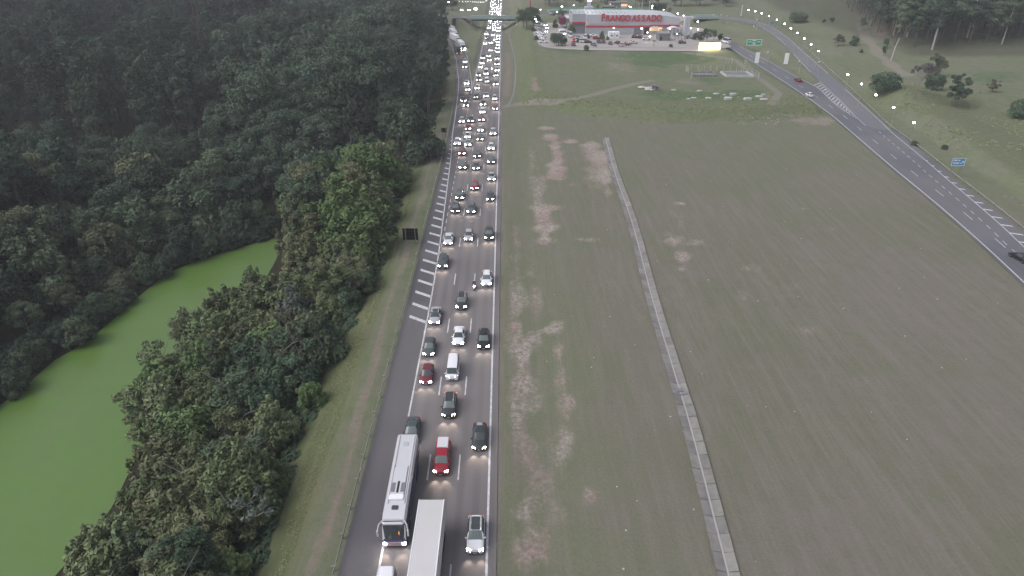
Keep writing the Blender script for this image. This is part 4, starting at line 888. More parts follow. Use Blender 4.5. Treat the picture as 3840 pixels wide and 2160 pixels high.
# ------------------------------------------------------------------ street lamps
g_l = 'street lamps along the ramp'
pole8 = MB().tube([(0, 0, -.3), (0, 0, 7.6)], [.11, .07], 6).me('pole')
def lamp(px, py, h, on, label, group=g_l, big=1.):
    q = G(px, py, h); x0, y0, zt = q; z0 = float(hgt(x0, y0))
    t = empty('street_lamp', (x0, y0, z0), 0, label, 'street lamp', group)
    MB().tube([(0, 0, -.3), (0, 0, h-.5)], [.10, .06], 6).build('pole', M['steel'], t)
    MB().tube([(0, 0, h-.5), (-.12, 0, h-.15), (-.55, -.05, h)], .045, 5).build('arm', M['steel'], t)
    MB().ball((-.6*big, 0, h+.02), .27*big, 1.3, 1, .8, 8, 6).build('lamp_head', M['lampon'] if on == 1 else M['lampsoft'] if on == 2 else M['lampoff'], t)
L_on = [(2811, 37), (2836, 42), (2860, 50), (2888, 60.5), (2918, 74.5), (2946, 89), (2970.6, 107), (2995, 124), (3021, 145), (3047, 166.6), (3074, 191.7), (3185.5, 279), (3237, 315), (3292, 356), (3359, 403), (3435, 460)]
for i, q in enumerate(L_on[::-1]): lamp(q[0], q[1], 8.3, 1, f'lit street lamp on the slope beside the ramp, {ordw(i+1)} counted from the blue road sign')
for i, q in enumerate([(3078, 232), (3004, 230.5), (2886.7, 196), (2843.7, 74.5), (2732, 60), (2709.7, 55.6), (2680, 55.6)]):
    lamp(q[0], q[1], 5.0, 0, ['unlit round lamp on the outer side of the ramp', 'unlit round lamp on the inner side of the ramp', 'unlit lamp on a pole in the wedge between panels', 'unlit lamp behind the bend of the ramp', 'unlit lamp on the bridge, nearest the tall pole', 'middle unlit lamp on the bridge beside the ramp', 'unlit lamp on the bridge, nearest the store'][i], 'unlit lamps near the ramp', 1.2)
FL = [(1723.5, 6.2), (1736, 6.2), (1748, 6.6), (1756.5, 6.7), (1765.5, 6.7), (1774, 7), (1782, 7), (1789.5, 7.3), (1796.5, 8), (1802.7, 8), (1809.5, 8.2), (1815, 7.5), (1820.5, 4.5), (1826, 2.5)]
for i, q in enumerate(FL): lamp(q[0], q[1], 6, 2, f'tiny lit lamp in the distant row beyond the overpass, {ordw(i+1)} from its forest end', 'distant row of lit lamps', .4)
lamp(1793, 33, 10, 1, 'large bright floodlight beyond the overpass', None, 2.6); lamp(1685.6, 8, 8, 1, 'lone bright lamp at the top of the forest edge', None, 1.)
x0, y0, z0 = GF(2779, 64, zRamp); t = empty('utility_pole', (x0, y0, z0), 0, 'tall grey concrete pole behind the ramp bend', 'pole'); MB().tube([(0, 0, -.4), (0, 0, Hat(x0, y0, 20)-z0)], [.55, .38], 8).build('pole', M['concrete_light'], t); MB().box(-.6, .6, -.6, .6, -.2, .5).build('foot', M['concrete'], t)

# ------------------------------------------------------------------ overpass
t = empty('overpass', (-7, OV_Y, 0), 0, 'road overpass with pale green girder crossing the highway', 'bridge'); zt = OV_Z
xl = G0(1768, 60, zt)[0]+7; xr = G0(1937, 60, zt)[0]+7
MB().box(xl, xr, -4.2, 4.2, zt-.9, zt-.25).build('deck', M['concrete'], t); MB().box(xl, xr, -3.7, 3.7, zt-.248, zt-.23).build('road_surface', M['asphalt3'], t)
for sy in (-1, 1):
    MB().box(xl-.5, xr+.5, min(sy*4.2, sy*4.45), max(sy*4.2, sy*4.45), zt-.75, zt+.15).build('parapet', M['greenpale'], t)
    MB().box(xl-.5, xr+.5, sy*4.33-.16, sy*4.33+.16, zt+.153, zt+.62).build('railing', M['concrete_light'], t)
    MB().box(xl, xr, sy*3.2-.3, sy*3.2+.3, zt-1.7, zt-.903).build('girder', M['steel_dark'], t)
for sx in (xl, xr): MB().box(sx-.6, sx+.6, -4.4, 4.4, zt-4, zt-.96).build('abutment', M['concrete'], t)
lx = [-7+xl, -7+xl-8, -45, -80, -130]
ribbon('bridge_road', [(v, OV_Y+4.2, zt-.2+.0) for v in lx], [(v, OV_Y-4.2, zt-.2) for v in lx], M['asphalt3'], .02, label='pale road running off the overpass towards the forest')
lx = [-7+xr, 20, 34, 60]
ribbon('bridge_road', [(v, OV_Y+4.2+max(0, v-12)*.9, zt-.2) for v in lx], [(v, OV_Y-4.2+max(0, v-12)*.9, zt-.2) for v in lx], M['asphalt3'], .02, label='pale road running off the overpass towards the store')
for px, lab in [(1730.6, 'first car on the road left of the overpass with lit headlights'), (1759, 'second car on the road left of the overpass with lit headlights')]:
    X, Y, _ = G0(px, 37, 8.2); car('hatch', 'white' if px < 1740 else 'maroon', X, Y, 7.4, 0, lab, 'cars near the overpass', 0, 'head')
# viaducts with green rails behind the store and beside the ramp
def viaduct(x0, x1, y, z, lab, m_, py0, py1):
    t = empty('road_bridge', ((x0+x1)/2, y, 0), 0, lab, 'bridge'); c = (x0+x1)/2; a, b_ = x0-c, x1-c
    MB().box(a, b_, 0, 7.5, z-.8, z).build('deck', M['concrete_light'], t); MB().box(a, b_, -.25, -.002, z-.85, z+.2).build('girder', m_, t); MB().box(a, b_, -.3, .0, z+.203, z+.85).build('railing', M['concrete_light'], t); MB().box(a, b_, 7.5, 7.8, z-.8, z+.8).build('railing', m_, t)
    for k in range(4): xx = a+(b_-a)*(.1+.8*k/3); MB().tube([(xx, 3.5, 0), (xx, 3.5, z-.8)], .6, 8).build('pier', M['concrete'], t)
a = G0(2058, 41, 9); b_ = G0(2418, 44, 9); viaduct(a[0], b_[0], a[1], 9, 'long bridge with green girder behind the store', M['green'], 40, 46)
a = G0(2600, 66, 9.); b_ = G0(2694, 66, 9.); viaduct(a[0], b_[0], b_[1], 9.0, 'short pale green bridge joining the ramp over the far carriageway', M['greenpale'], 62, 72)
q0 = [GF(2735, 150, zR), GF(2700, 132, zR), GF(2660, 112, zR), GF(2620, 90, zR), GF(2600, 76, zR)]
ribbon('side_road', [(q[0]-5, q[1]+1, q[2]+.35) for q in q0], [(q[0]+4, q[1]-1, q[2]+.35) for q in q0], M['asphalt2'], 0, label='far carriageway continuing beneath the short bridge')

# ------------------------------------------------------------------ store and its lot
ZL = 4.6
lotp = [(2012, 150), (2020, 166), (2040, 176), (2075, 182), (2200, 188), (2400, 190), (2620, 192), (2700, 182), (2745, 176), (2700, 140), (2600, 90), (2560, 60), (2300, 52), (2090, 52), (2040, 60), (2012, 90), (1998, 120)]
lp = [G0(a, b, ZL+.12) for a, b in lotp]
me = mesh('parking_lot', lp, [tuple(range(len(lp)))]); bm = bmesh.new(); bm.from_mesh(me); bmesh.ops.triangulate(bm, faces=bm.faces); bm.to_mesh(me); bm.free()
if me.polygons[0].normal.z < 0: me.flip_normals()
tag(ob('parking_lot', me, M['lot']), 'pale paved parking lot in front of the store', kind='structure')
kp = [G0(a, b, ZL+.12) for a, b in [(2040, 177), (2075, 182.5), (2200, 188.5), (2400, 190.5), (2620, 192.5), (2700, 182.5)]]
ribbon('kerb', [(q[0], q[1]+.5, ZL+.24) for q in kp], [(q[0], q[1]-.3, ZL+.24) for q in kp], M['concrete_light'], 0, label='pale kerb along the front of the parking lot')
kp = [G0(a, b, ZL+.13) for a, b in [(2060, 173), (2200, 177), (2400, 178), (2600, 179)]]
ribbon('red_walkway', kp, [(q[0], q[1]-1.6, q[2]) for q in kp], mat('walkway_red', (.30, .20, .19), .9), .006, label='faded reddish walkway strip crossing the lot')
bx0, by, _ = G0(2196, 131, ZL); bx1 = G0(2544, 131, ZL)[0]; cxs = (bx0+bx1)/2; Wb = bx1-bx0
st_ = empty('store_building', (cxs, by, ZL), 0, 'large grey roadside restaurant with red stripe and big red FRANGO ASSADO letters', 'building')
zt = Hat(cxs, by, 57)-ZL; zs0 = Hat(cxs, by, 102.5)-ZL; zs1 = Hat(cxs, by, 95.5)-ZL
hw_ = Wb/2; Dp_ = 24
xsplit = G0(2432, 131, ZL)[0]-cxs
mb = MB().box(-hw_, hw_, 0, Dp_, -.5, zs0-.02); mb.build('lower_wall', M['wall'], st_)
mb = MB(); n = 24; tops = []
for k in range(n+1):
    u = k/n; xx = -hw_+Wb*u; v = np.interp(2196+(2544-2196)*u, [2196, 2300, 2470, 2500, 2544], [55, 56, 57.5, 60, 67]); tops.append((xx, Hat(cxs+xx, by, v)-ZL))
for yy_ in (0, Dp_):
    for xx, zz in tops: mb.V += [(xx, yy_, zs0-.02), (xx, yy_, zz)]
m2 = 2*(n+1)
for k in range(n):
    a = 2*k; mb.F += [(a, a+2, a+3, a+1), (m2+a, m2+a+1, m2+a+3, m2+a+2), (a+1, a+3, m2+a+3, m2+a+1)]
mb.F += [(0, 1, m2+1, m2), (2*n, m2+2*n, m2+2*n+1, 2*n+1)]; mb.build('upper_wall', M['wall2'], st_)
MB().box(-hw_-.05, xsplit, -.25, -.002, zs0, zs1).build('red_stripe', M['red'], st_)
MB().box(xsplit+.0, hw_+.1, -.6, -.003, zs0+.5, zs1+.35).build('red_stripe', M['red'], st_)
MB().box(-hw_+1, -hw_+1+Wb*.42, -.14, -.002, zs1+.6, zs1+1.25).build('grey_band', M['silverdark'], st_)
for k in range(15):                                     # cladding sheets
    xx = -hw_+Wb*k/15; MB().box(xx+.03, xx+Wb/15-.03, -.07, -.002, .0, zs0-.1).build('wall_panel', M['wall'], st_)
# left wing set back
wx0 = G0(2145, 131, ZL)[0]-cxs; wz = Hat(cxs+wx0, by+3, 52)-ZL
MB().box(wx0, -hw_-.01, 3, Dp_, 5.2, wz).build('wing', M['wall'], st_); MB().box(wx0, -hw_-.01, 2.7, 2.997, 5.2, 6.1).build('red_stripe', M['red'], st_); MB().box(wx0+.3, -hw_-.01, 3.4, Dp_, 0, 5.19).build('wing_base', M['grey'], st_)
for k in range(14): xx = wx0+(hw_*1.15)*k/13; MB().box(xx, xx+.5, 8, 20, wz-.5 if xx < -hw_ else tops[0][1]-.4, wz+.45 if xx < -hw_ else tops[0][1]+.25).build('roof_rib', M['roofm'], st_)
cr = [(2253, 'F', 1.22), (2271, 'R', 1), (2288, 'A', 1), (2306, 'N', 1), (2324, 'G', 1), (2342, 'O', 1), (2369, 'A', 1), (2388, 'S', 1), (2405, 'S', 1), (2422, 'A', 1), (2441, 'D', 1), (2460, 'O', 1)]
lz = Hat(cxs, by-.5, 79)-ZL; lh = Hat(cxs, by-.5, 55.5)-ZL-lz
for px, chh, sc in cr:
    c = bpy.data.curves.new('letter', 'FONT'); c.body = chh; c.size = lh*1.38*sc; c.extrude = .18; c.offset = lh*.035; tmp = bpy.data.objects.new('letter', c); me = bpy.data.meshes.new_from_object(tmp); bpy.data.objects.remove(tmp); me.materials.clear()
    o = ob('letter', me, M['red']); o.parent = st_; o.location = (G0(px, 79, ZL)[0]*by/G0(px, 79, ZL)[1]-cxs, -.45, lz); o.rotation_euler = (R(90), 0, 0); o.scale.x = .86
# entrance pieces
X = lambda px: G0(px, 131, ZL)[0]-cxs
MB().box(X(2434), X(2480), -.9, -.003, Hat(cxs, by, 115)-ZL, Hat(cxs, by, 103.5)-ZL).build('menu_panel', M['menu'], st_)
MB().box(X(2413), X(2434), -.1, -.072, 0, 4.2).build('doorway', M['dark'], st_); MB().box(X(2442), X(2463), -2.5, -.08, 3.9, 4.4).build('canopy', M['paleroof'], st_); MB().box(X(2376), X(2404), -.1, -.072, 0, 3.4).build('doorway', M['grey'], st_)
for k in range(6): MB().box(X(2440)+k*.6, X(2440)+k*.6+.35, -.93, -.902, Hat(cxs, by, 114)-ZL, Hat(cxs, by, 105)-ZL).build('menu_strip', M['paleroof'], st_)
def item(name, px, vg, wpx, hpx, depth, m_, label, cat, parts=(), bev=.1, grp=None):
    x0, y0, _ = G0(px, vg, ZL+.12); zc = proj(x0, y0, ZL)[2]; w = wpx*zc/FPX; h_ = Hat(x0, y0, vg-hpx)-ZL-.12
    t = empty(name, (x0, y0, ZL+.12), 0, label, cat, grp); MB().box(-w/2, w/2, 0, depth, 0, h_, bev).build('body', m_, t)
    for nm, a, b2, c_, d_, mm in parts: MB().box(-w/2+a*w, -w/2+b2*w, -.06, -.003, c_*h_, d_*h_).build(nm, mm, t)
    return t, w, h_
t, w, h_ = item('white_kiosk', 2303, 143.5, 40, 23, 4, M['white'], 'white twin-door cargo kiosk standing before the store wall', 'kiosk', [('window', .17, .36, .3, .55, M['grey']), ('window', .66, .85, .3, .55, M['grey']), ('seam', .49, .51, .02, .97, M['grey'])])
t, w, h_ = item('grey_kiosk', 2490, 153, 41, 26, 7, M['grey'], 'dark grey flat-roofed kiosk near the entrance', 'kiosk', [('door', .1, .3, .02, .6, M['dark'])]); MB().box(-w/2-.2, w/2+.2, -.2, 7.2, h_+.003, h_+.3).build('roof', M['steel'], t)
t, w, h_ = item('totem_tower', 2573, 134, 20, 71, 3, M['wall2'], 'tall pale grey totem tower at the end of the store', 'tower', [('front_seam', .48, .54, .0, .99, M['wall'])], .05)
for px, w_ in ((2520, 46),):
    x0, y0, _ = G0(px, 133, ZL); zc = proj(x0, y0, ZL)[2]; w = w_*zc/FPX; t = empty('entrance_canopy', (x0, y0-4, ZL), 0, 'curved white entrance canopy on columns', 'canopy'); mb = MB(); n = 10
    for yy_ in (0, 4):
        for k in range(n+1): u = k/n; mb.V += [(-w/2+u*w, yy_, 3.3+1.0*math.sin(math.pi*u)), (-w/2+u*w, yy_, 3.7+1.0*math.sin(math.pi*u))]
    q_ = 2*(n+1)
    for k in range(n): a = 2*k; mb.F += [(a, a+2, a+3, a+1), (q_+a, q_+a+1, q_+a+3, q_+a+2), (a+1, a+3, q_+a+3, q_+a+1), (a, q_+a, q_+a+2, a+2)]
    mb.build('roof', M['white'], t)
    for sx in (-.45, -.15, .15, .45): MB().tube([(sx*w, .5, 0), (sx*w, .5, 3.6)], .12).build('column', M['white'], t)
x0, y0, _ = G0(2128, 108, ZL); t = empty('fuel_canopy', (x0, y0, ZL), 0, 'fuel station canopy with dark end and white fascia beside the store', 'canopy'); zc = proj(x0, y0, 5)[2]; w = 58*zc/FPX
MB().box(-w/2+3.2, w/2, 0, 10, 5.2, 5.9).build('fascia', M['paleroof'], t); MB().box(-w/2, -w/2+3.19, -.1, 10, 2.2, 5.8).build('end_wall', M['darkred'], t)
for sx in (-.3, .0, .35):
    for yy_ in (1.5, 8): MB().tube([(sx*w, yy_, 0), (sx*w, yy_, 5.2)], .25).build('column', M['white'], t)
t, w, h_ = item('fuel_shop', 2110, 124, 28, 13, 5, M['paleroof'], 'low pale fuel shop with round front left of the store', 'building', [('window', .1, .9, .25, .7, M['grey'])], .8)
# lit screen on the lot edge
x0, y0, _ = G0(2659, 194, ZL-.6); zc = proj(x0, y0, ZL)[2]; w = 82*zc/FPX; zt = Hat(x0, y0, 160)-(ZL-.6)
t = empty('lit_billboard', (x0, y0, ZL-.6), 0, 'glowing yellow white billboard on the edge of the parking lot', 'billboard')
MB().box(-w/2, w/2, 0, .4, .9, zt).build('frame', M['orange'], t); MB().box(-w/2+.25, w/2-.25, -.05, -.003, 1.1, zt-.2).build('screen', M['billboard'], t)
for sx in (-.4, 0, .4): MB().box(sx*w-.15, sx*w+.15, .05, .35, -1, .9).build('post', M['grey'], t)
al = bpy.data.lights.new('screen_light', 'AREA'); al.shape = 'RECTANGLE'; al.size = w*.95; al.size_y = 2.5; al.energy = 900; al.color = (1, .88, .55); ao = bpy.data.objects.new('screen_light', al); C.objects.link(ao); ao.parent = t; ao.location = (0, -.3, 2.6); ao.rotation_euler = (R(62), 0, 0)
# water tower house with lit top behind the store
x0, y0, _ = G0(2209, 52, 12); t = empty('sign_tower', (x0, y0, 4), 0, 'pale square block carrying a tall glowing white sign behind the store', 'tower')
zc = proj(x0, y0, 14)[2]; w = 30*zc/FPX; h1 = Hat(x0, y0, 27)-4; MB().box(-w/2, w/2, 0, 6, 0, h1, .05).build('block', M['wall'], t); MB().box(-w*.22, w*.18, 1, 3, h1, h1+3).build('collar', M['wall2'], t); MB().box(-w*.18, w*.20, .9, 2.5, h1+3, h1+14).build('lit_sign', M['lampsoft'], t)
# lit shops far behind
def shop(px, vg, wpx, hpx, m_, lab, parts):
    x0, y0, _ = G0(px, vg, 6); zc = proj(x0, y0, 6)[2]; w = wpx*zc/FPX; h_ = Hat(x0, y0, vg-hpx)-4
    t = empty('distant_shop', (x0, y0, 4), 0, lab, 'building', 'buildings beyond the store'); MB().box(-w/2, w/2, 0, 8, 0, h_).build('walls', m_, t); MB().box(-w/2-.3, w/2+.3, -.3, 8.3, h_+.003, h_+.5).build('roof', M['grey'], t)
    for nm, a, b2, c_, d_, mm in parts: MB().box(-w/2+a*w, -w/2+b2*w, -.1, -.003, c_*h_, d_*h_).build(nm, mm, t)
shop(2340, 31, 23, 20, M['wall2'], 'pale shop with glowing orange fascia far behind the store', [('fascia', .02, .98, .62, .86, M['orange'])])
shop(2306, 30, 40, 18, M['grey'], 'dark shop with a tall lit panel beside the orange shop', [('lit_panel', 0.0, .10, .2, .98, M['menu']), ('window', .3, .42, .2, .6, M['menu']), ('window', .6, .7, .2, .6, M['paleroof'])])
shop(2283, 36, 40, 9, M['darkred'], 'low red-brown shop with small yellow lamps behind the store roof', [('lamp', .2, .24, .3, .55, M['amber']), ('lamp', .5, .54, .3, .55, M['amber']), ('lamp', .7, .74, .3, .55, M['amber'])])
# lamps around the lot
i = 0
for px, py, h_ in [(2009.5, 37, 8), (2031, 36, 8), (2012, 72, 6), (2017, 81, 6), (2092, 45, 6), (2111, 25, 6), (2155.5, 20.5, 9), (2169, 87, 4), (2174, 98.5, 3), (2180, 103, 3), (2306, 105.5, 4.5), (2410, 107, 5), (2517, 109, 5), (2432.5, 122, 3.5), (2441.5, 137, 3), (2543, 127, 3), (2191, 47, 7), (2230, 43, 9), (2350, 43, 9), (2365, 50, 9), (2372, 42, 9), (2363, 24.5, 6), (2369, 26.5, 6), (2449.5, 22.5, 8), (2449, 31, 8), (2492.5, 36.5, 6), (2545.5, 50.5, 6), (2567.5, 58.5, 6), (2591, 70, 6), (2621, 81.5, 6), (2595, 106, 3.5), (2622, 110.5, 5), (2119, 128, 2.5), (2124, 127, 3)]:
    i += 1; lamp(px, py, h_, 2 if i % 3 else 1, f'lit lamp around the store and parking lot, {ordw(i)} in order of its rows', 'lit lamps around the store')
for px, y0_, y1_ in [(2395, 10, 38), (2406, 8, 38), (2434, 0, 50)]:
    x0, yq, _ = G0(px, y1_, 5); t = empty('flag_pole', (x0, yq, 4), 0, {2395: 'short pale pole behind the store letters', 2406: 'second pale pole with a crossed top behind the letters', 2434: 'tallest pale pole behind the store roof'}[px], 'pole', 'poles behind the store'); MB().tube([(0, 0, 0), (0, 0, Hat(x0, yq, y0_)-4)], .22, 6).build('pole', M['wall2'], t); MB().box(-.4, .4, -.4, .4, -.1, .3).build('foot', M['concrete'], t)
x0, yq, _ = G0(1989, 48, 3); t = empty('totem_sign', (x0, yq, 3), 0, 'tall slim dark red totem sign near the overpass', 'sign'); MB().box(-.45, .45, -.2, .2, 0, Hat(x0, yq, 0)-3).build('panel', M['red'], t); MB().box(-.8, .8, -.5, .5, -.2, .4).build('foot', M['concrete'], t)
# parked cars
PK = [(2151, 173, 'suv', 'slate', 180, 'dark crossover parked below the lit brake lights at the front of the lot', 'off'), (2152, 158, 'hatch', 'red', 0, 'red car with glowing brake lights waiting in the lot', 'tail'), (2190, 161, 'van', 'white', 90, 'white van parked side-on near the square bush', 'off'), (2207, 163, 'hatch', 'dark', 90, 'dark hatchback parked beside the white van', 'off'),
 (2228, 174, 'hatch', 'grey', 20, 'small grey car in the front aisle of the lot', 'off'), (2246, 163, 'suv', 'slate', 180, 'slate crossover parked in the middle row', 'off'), (2264, 163, 'hatch', 'slate', 180, 'slate hatchback next to the slate crossover in the middle row', 'off'), (2196, 146, 'van', 'white', 180, 'white minivan facing away near the store wall', 'off'), (2205, 143, 'suv', 'black', 180, 'black crossover beside the minivan near the wall', 'off'),
 (2227, 138, 'sedan', 'white', 90, 'white sedan parked against the store wall', 'off'), (2330, 175, 'suv', 'silver', 180, 'silver crossover in front of the motorcycles', 'off'), (2316, 166, 'hatch', 'dark', 200, 'dark hatchback behind the silver crossover', 'off'), (2376, 165, 'sedan', 'pearl', 110, 'pearl sedan parked right of the motorcycles', 'off'),
 (2038, 162, 'sedan', 'white', 95, 'white sedan at the front corner of the lot nearest the highway', 'off'), (2029, 150, 'suv', 'white', 60, 'white crossover second in the row by the bank', 'off'), (2025, 138, 'hatch', 'silver', 60, 'silver hatchback third in the row by the bank', 'off'), (2022, 128, 'sedan', 'pearl', 60, 'pearl sedan fourth in the row by the bank', 'off'), (2019, 119, 'suv', 'grey', 60, 'grey crossover fifth in the row by the bank', 'off'), (2017, 110, 'hatch', 'white', 60, 'white hatchback sixth in the row by the bank', 'off'), (2018, 100, 'bigvan', 'white', 30, 'white delivery van at the far end of the row by the bank', 'off'),
 (2049, 123, 'hatch', 'silver', 0, 'silver car with lit headlights driving through the lot', 'head'), (2051, 108, 'sedan', 'dark', 0, 'dark car with lit headlights second in the lot lane', 'head'), (2046, 98, 'hatch', 'grey', 0, 'grey car with lit headlights third in the lot lane', 'head'), (2057, 72, 'sedan', 'silver', 0, 'silver car with lit headlights near the bushes of the lot', 'head'), (2070, 64, 'van', 'grey', 90, 'grey minivan far up the lot lane', 'off'), (2074, 55, 'sedan', 'white', 90, 'white sedan farthest up the lot lane', 'off'),
 (2290, 168, 'hatch', 'grey', 180, 'grey hatchback alone below the white kiosk', 'off'), (2238, 149, 'hatch', 'red', 90, 'red hatchback between the planter and the middle row', 'off'), (2172, 147, 'sedan', 'silver', 90, 'silver sedan behind the white minivan', 'off'), (2425, 152, 'hatch', 'pearl', 90, 'pearl hatchback in front of the entrance', 'off'), (2560, 165, 'hatch', 'slate', 100, 'slate hatchback near the olive palm', 'off'), (2033, 142, 'sedan', 'silver', 60, 'silver sedan doubled beside the row by the bank', 'off'), (2030, 131, 'hatch', 'white', 60, 'white hatchback doubled beside the row by the bank', 'off'),
 (2379, 143, 'suv', 'black', 160, 'black crossover under the palm before the store', 'off'), (2399, 145, 'hatch', 'dark', 200, 'dark hatchback under the palm before the store', 'off'), (2582, 146, 'suv', 'silver', 120, 'silver crossover parked by the totem tower', 'off'), (2140, 140, 'bigvan', 'pearl', 0, 'pearl van behind the round tree', 'off'), (2725, 163, 'bigvan', 'white', 200, 'white van by the lot exit beside the billboard', 'off')]
for px, py, kind, paint, rz, lab, lt in PK:
    X, Y, _ = G0(px, py, ZL+.12); car(kind, paint, X, Y+1.5, ZL+.12, R(rz)+ (math.pi if lt == 'tail' else 0), lab, 'cars in the parking lot', 1, 'head' if lt == 'head' else 'off', at_front=False, tail='on' if lt == 'tail' else None)
for px, py, rz, lab in [(2345, 168, 60, 'leftmost parked motorcycle of the cluster in the lot'), (2352, 172, 100, 'front parked motorcycle of the cluster in the lot'), (2360, 170, 40, 'rightmost parked motorcycle of the cluster in the lot')]:
    X, Y, _ = G0(px, py, ZL+.12); motorcycle(X, Y, ZL+.12, R(rz), lab, lab.replace('parked motorcycle', 'motorcyclist')+' in reddish jacket', False, PAINT['maroon'])

# ------------------------------------------------------------------ enclosure, slabs, shed
def P_(a, b): return (2400+a/3.68, 200+b/3.68)
posts = [P_(a, b) for a, b in [(628, 245), (640, 252), (652, 260), (668, 270), (705, 240), (800, 240), (888, 240), (975, 240), (1063, 240), (1150, 245), (1245, 240), (1330, 245), (1395, 250), (1425, 250), (1190, 140), (1220, 140), (1265, 140), (1440, 150), (1455, 170), (1475, 190), (1495, 212), (1515, 235), (1535, 262), (1550, 285), (1570, 300), (1590, 315), (1610, 330), (1630, 345), (1640, 350), (700, 345), (812, 325), (912, 318), (1005, 325)]]
pc_ = G(*posts[9]); t = empty('post_fence', pc_, 0, 'rows of bare concrete fence posts around the abandoned tanks', 'fence')
pm = MB().box(-.09, .09, -.09, .09, -.3, 2.3).me('post')
for q in posts: a = G(*q); ob('post', pm, M['concrete_light'], t, (a[0]-pc_[0], a[1]-pc_[1], a[2]-pc_[2]), (rng.uniform(-.05, .05), rng.uniform(-.06, .06), 0))
for pts, lab in [([(1105, 270), (1470, 270), (1580, 335), (1190, 330)], 'larger open concrete tank with dark bottom behind the fence posts'), ([(700, 272), (1010, 272), (1060, 325), (740, 325)], 'smaller rubble-filled concrete tank behind the fence posts')]:
    A = [np.array(G(*P_(*q))) for q in pts]; c = sum(A)/4; zc = c[2]; t = empty('concrete_tank', tuple(c), 0, lab, 'tank', 'abandoned concrete tanks')
    for k in range(4):
        a, b_ = A[k]-c, A[(k+1) % 4]-c; d_ = (b_-a)/np.linalg.norm(b_-a); n_ = np.array((-d_[1], d_[0], 0)); mb = MB(); a = a+d_*.3
        if np.dot(n_, -a) < 0: n_ = -n_
        mb.V = [tuple(np.r_[p_[:2], z_]) for z_ in (-.3, .75) for p_ in (a, b_, b_+n_*.5, a+n_*.5)]; mb.F = [(4, 5, 6, 7), (0, 1, 5, 4), (1, 2, 6, 5), (2, 3, 7, 6), (3, 0, 4, 7)]; me = mb.me('tank_wall'); bm = bmesh.new(); bm.from_mesh(me); bmesh.ops.recalc_face_normals(bm, faces=bm.faces); bm.to_mesh(me); bm.free(); ob('tank_wall', me, M['concrete_light'] if 'larger' in lab else M['concrete'], t)
    mb = MB(); mb.quad(*[tuple(np.r_[(a-c)[:2]*.96, .18]) for a in A]); me = mb.me('tank_floor'); (me.flip_normals() if me.polygons[0].normal.z < 0 else None); ob('tank_floor', me, M['grey'], t)
SL = [(465, 513, 72), (818, 525, 74), (1052, 562, 95), (1165, 577, 50), (1285, 578, 95), (743, 622, 78), (942, 622, 98), (1215, 635, 120), (1485, 643, 120), (1640, 600, 100), (1710, 640, 110), (1700, 575, 74), (1357, 605, 25), (670, 635, 60)]
for i, (a, b_, w_) in enumerate(SL):
    x0, y0, z0 = G(*P_(a, b_)); w = w_/3.68*proj(x0, y0, z0)[2]/FPX; big = w_ > 90; mb = MB(); n = 12
    hh = .75 if big and 1100 < a < 1600 else .35; rr = [rng.uniform(.82, 1.08) for _ in range(n)]
    for zz, k in ((-.1, 1.), (hh*.8, 1.), (hh, .9)):
        for j in range(n): an = 2*math.pi*j/n; mb.V.append((w/2*k*rr[j]*math.copysign(abs(math.cos(an))**.6, math.cos(an)), w*.32*k*rr[j]*math.copysign(abs(math.sin(an))**.6, math.sin(an)), zz))
    for k in range(2):
        for j in range(n): mb.F.append((k*n+j, k*n+(j+1) % n, (k+1)*n+(j+1) % n, (k+1)*n+j))
    mb.F.append(tuple(2*n+j for j in range(n)))
    o = mb.build('concrete_slab', M['concrete_light'], None, (x0, y0, z0)); row = 'back' if b_ < 590 else 'front'
    tag(o, f'pale concrete slab lying in the green grass, {ordw(1+sum(1 for q in SL if (q[1] < 590) == (b_ < 590) and q[0] < a))} from the shed in the {row} row', 'slab', 'concrete slabs in the grass')
x0, y0, z0 = G(2456, 338); t = empty('ruined_shed', (x0, y0, z0), R(-20), 'small ruined lean-to shed beside grey rubble', 'shed')
mb = MB(); mb.V = [(-2.2, -1.5, 3.2), (2.2, -1.5, 2.2), (2.2, 1.8, 2.3), (-2.2, 1.8, 3.3), (-2.2, -1.5, 3.3), (2.2, -1.5, 2.3), (2.2, 1.8, 2.4), (-2.2, 1.8, 3.4)]; mb.F = [(3, 2, 1, 0), (4, 5, 6, 7), (0, 1, 5, 4), (1, 2, 6, 5), (2, 3, 7, 6), (3, 0, 4, 7)]; mb.build('roof', M['concrete'], t)
for a, b_, h_ in [(-2, -1.3, 3.2), (2, -1.3, 2.25), (2, 1.6, 2.3), (-2, 1.6, 3.2), (0, -1.3, 2.7)]: MB().box(a-.1, a+.1, b_-.1, b_+.1, -.2, h_).build('post', M['concrete_light'], t)
MB().box(-1.9, 1.9, 1.5, 1.65, 0, 2.2).build('back_wall', M['grey'], t); MB().box(-1.6, 1.2, -.8, .8, 0, .5, .1).build('rubble', M['grey'], t)
t.scale = (.62, .62, .62)
for i, (px, py, s) in enumerate([(2434, 333, 1.4), (2428, 338, 1.0), (2441, 339, .8), (2407, 330, 1.3), (2530, 302, .0)]):
    if s: x0, y0, z0 = G(px, py); o = MB().ball((0, 0, .2), s, 1.3, .9, .45, 7, 4).build('rubble_pile', M['stone'], None, (x0, y0, z0)); tag(o, ['largest', 'second', 'smallest', 'outermost'][i]+' low grey rubble pile beside the ruined shed', 'rubble', 'rubble beside the shed')

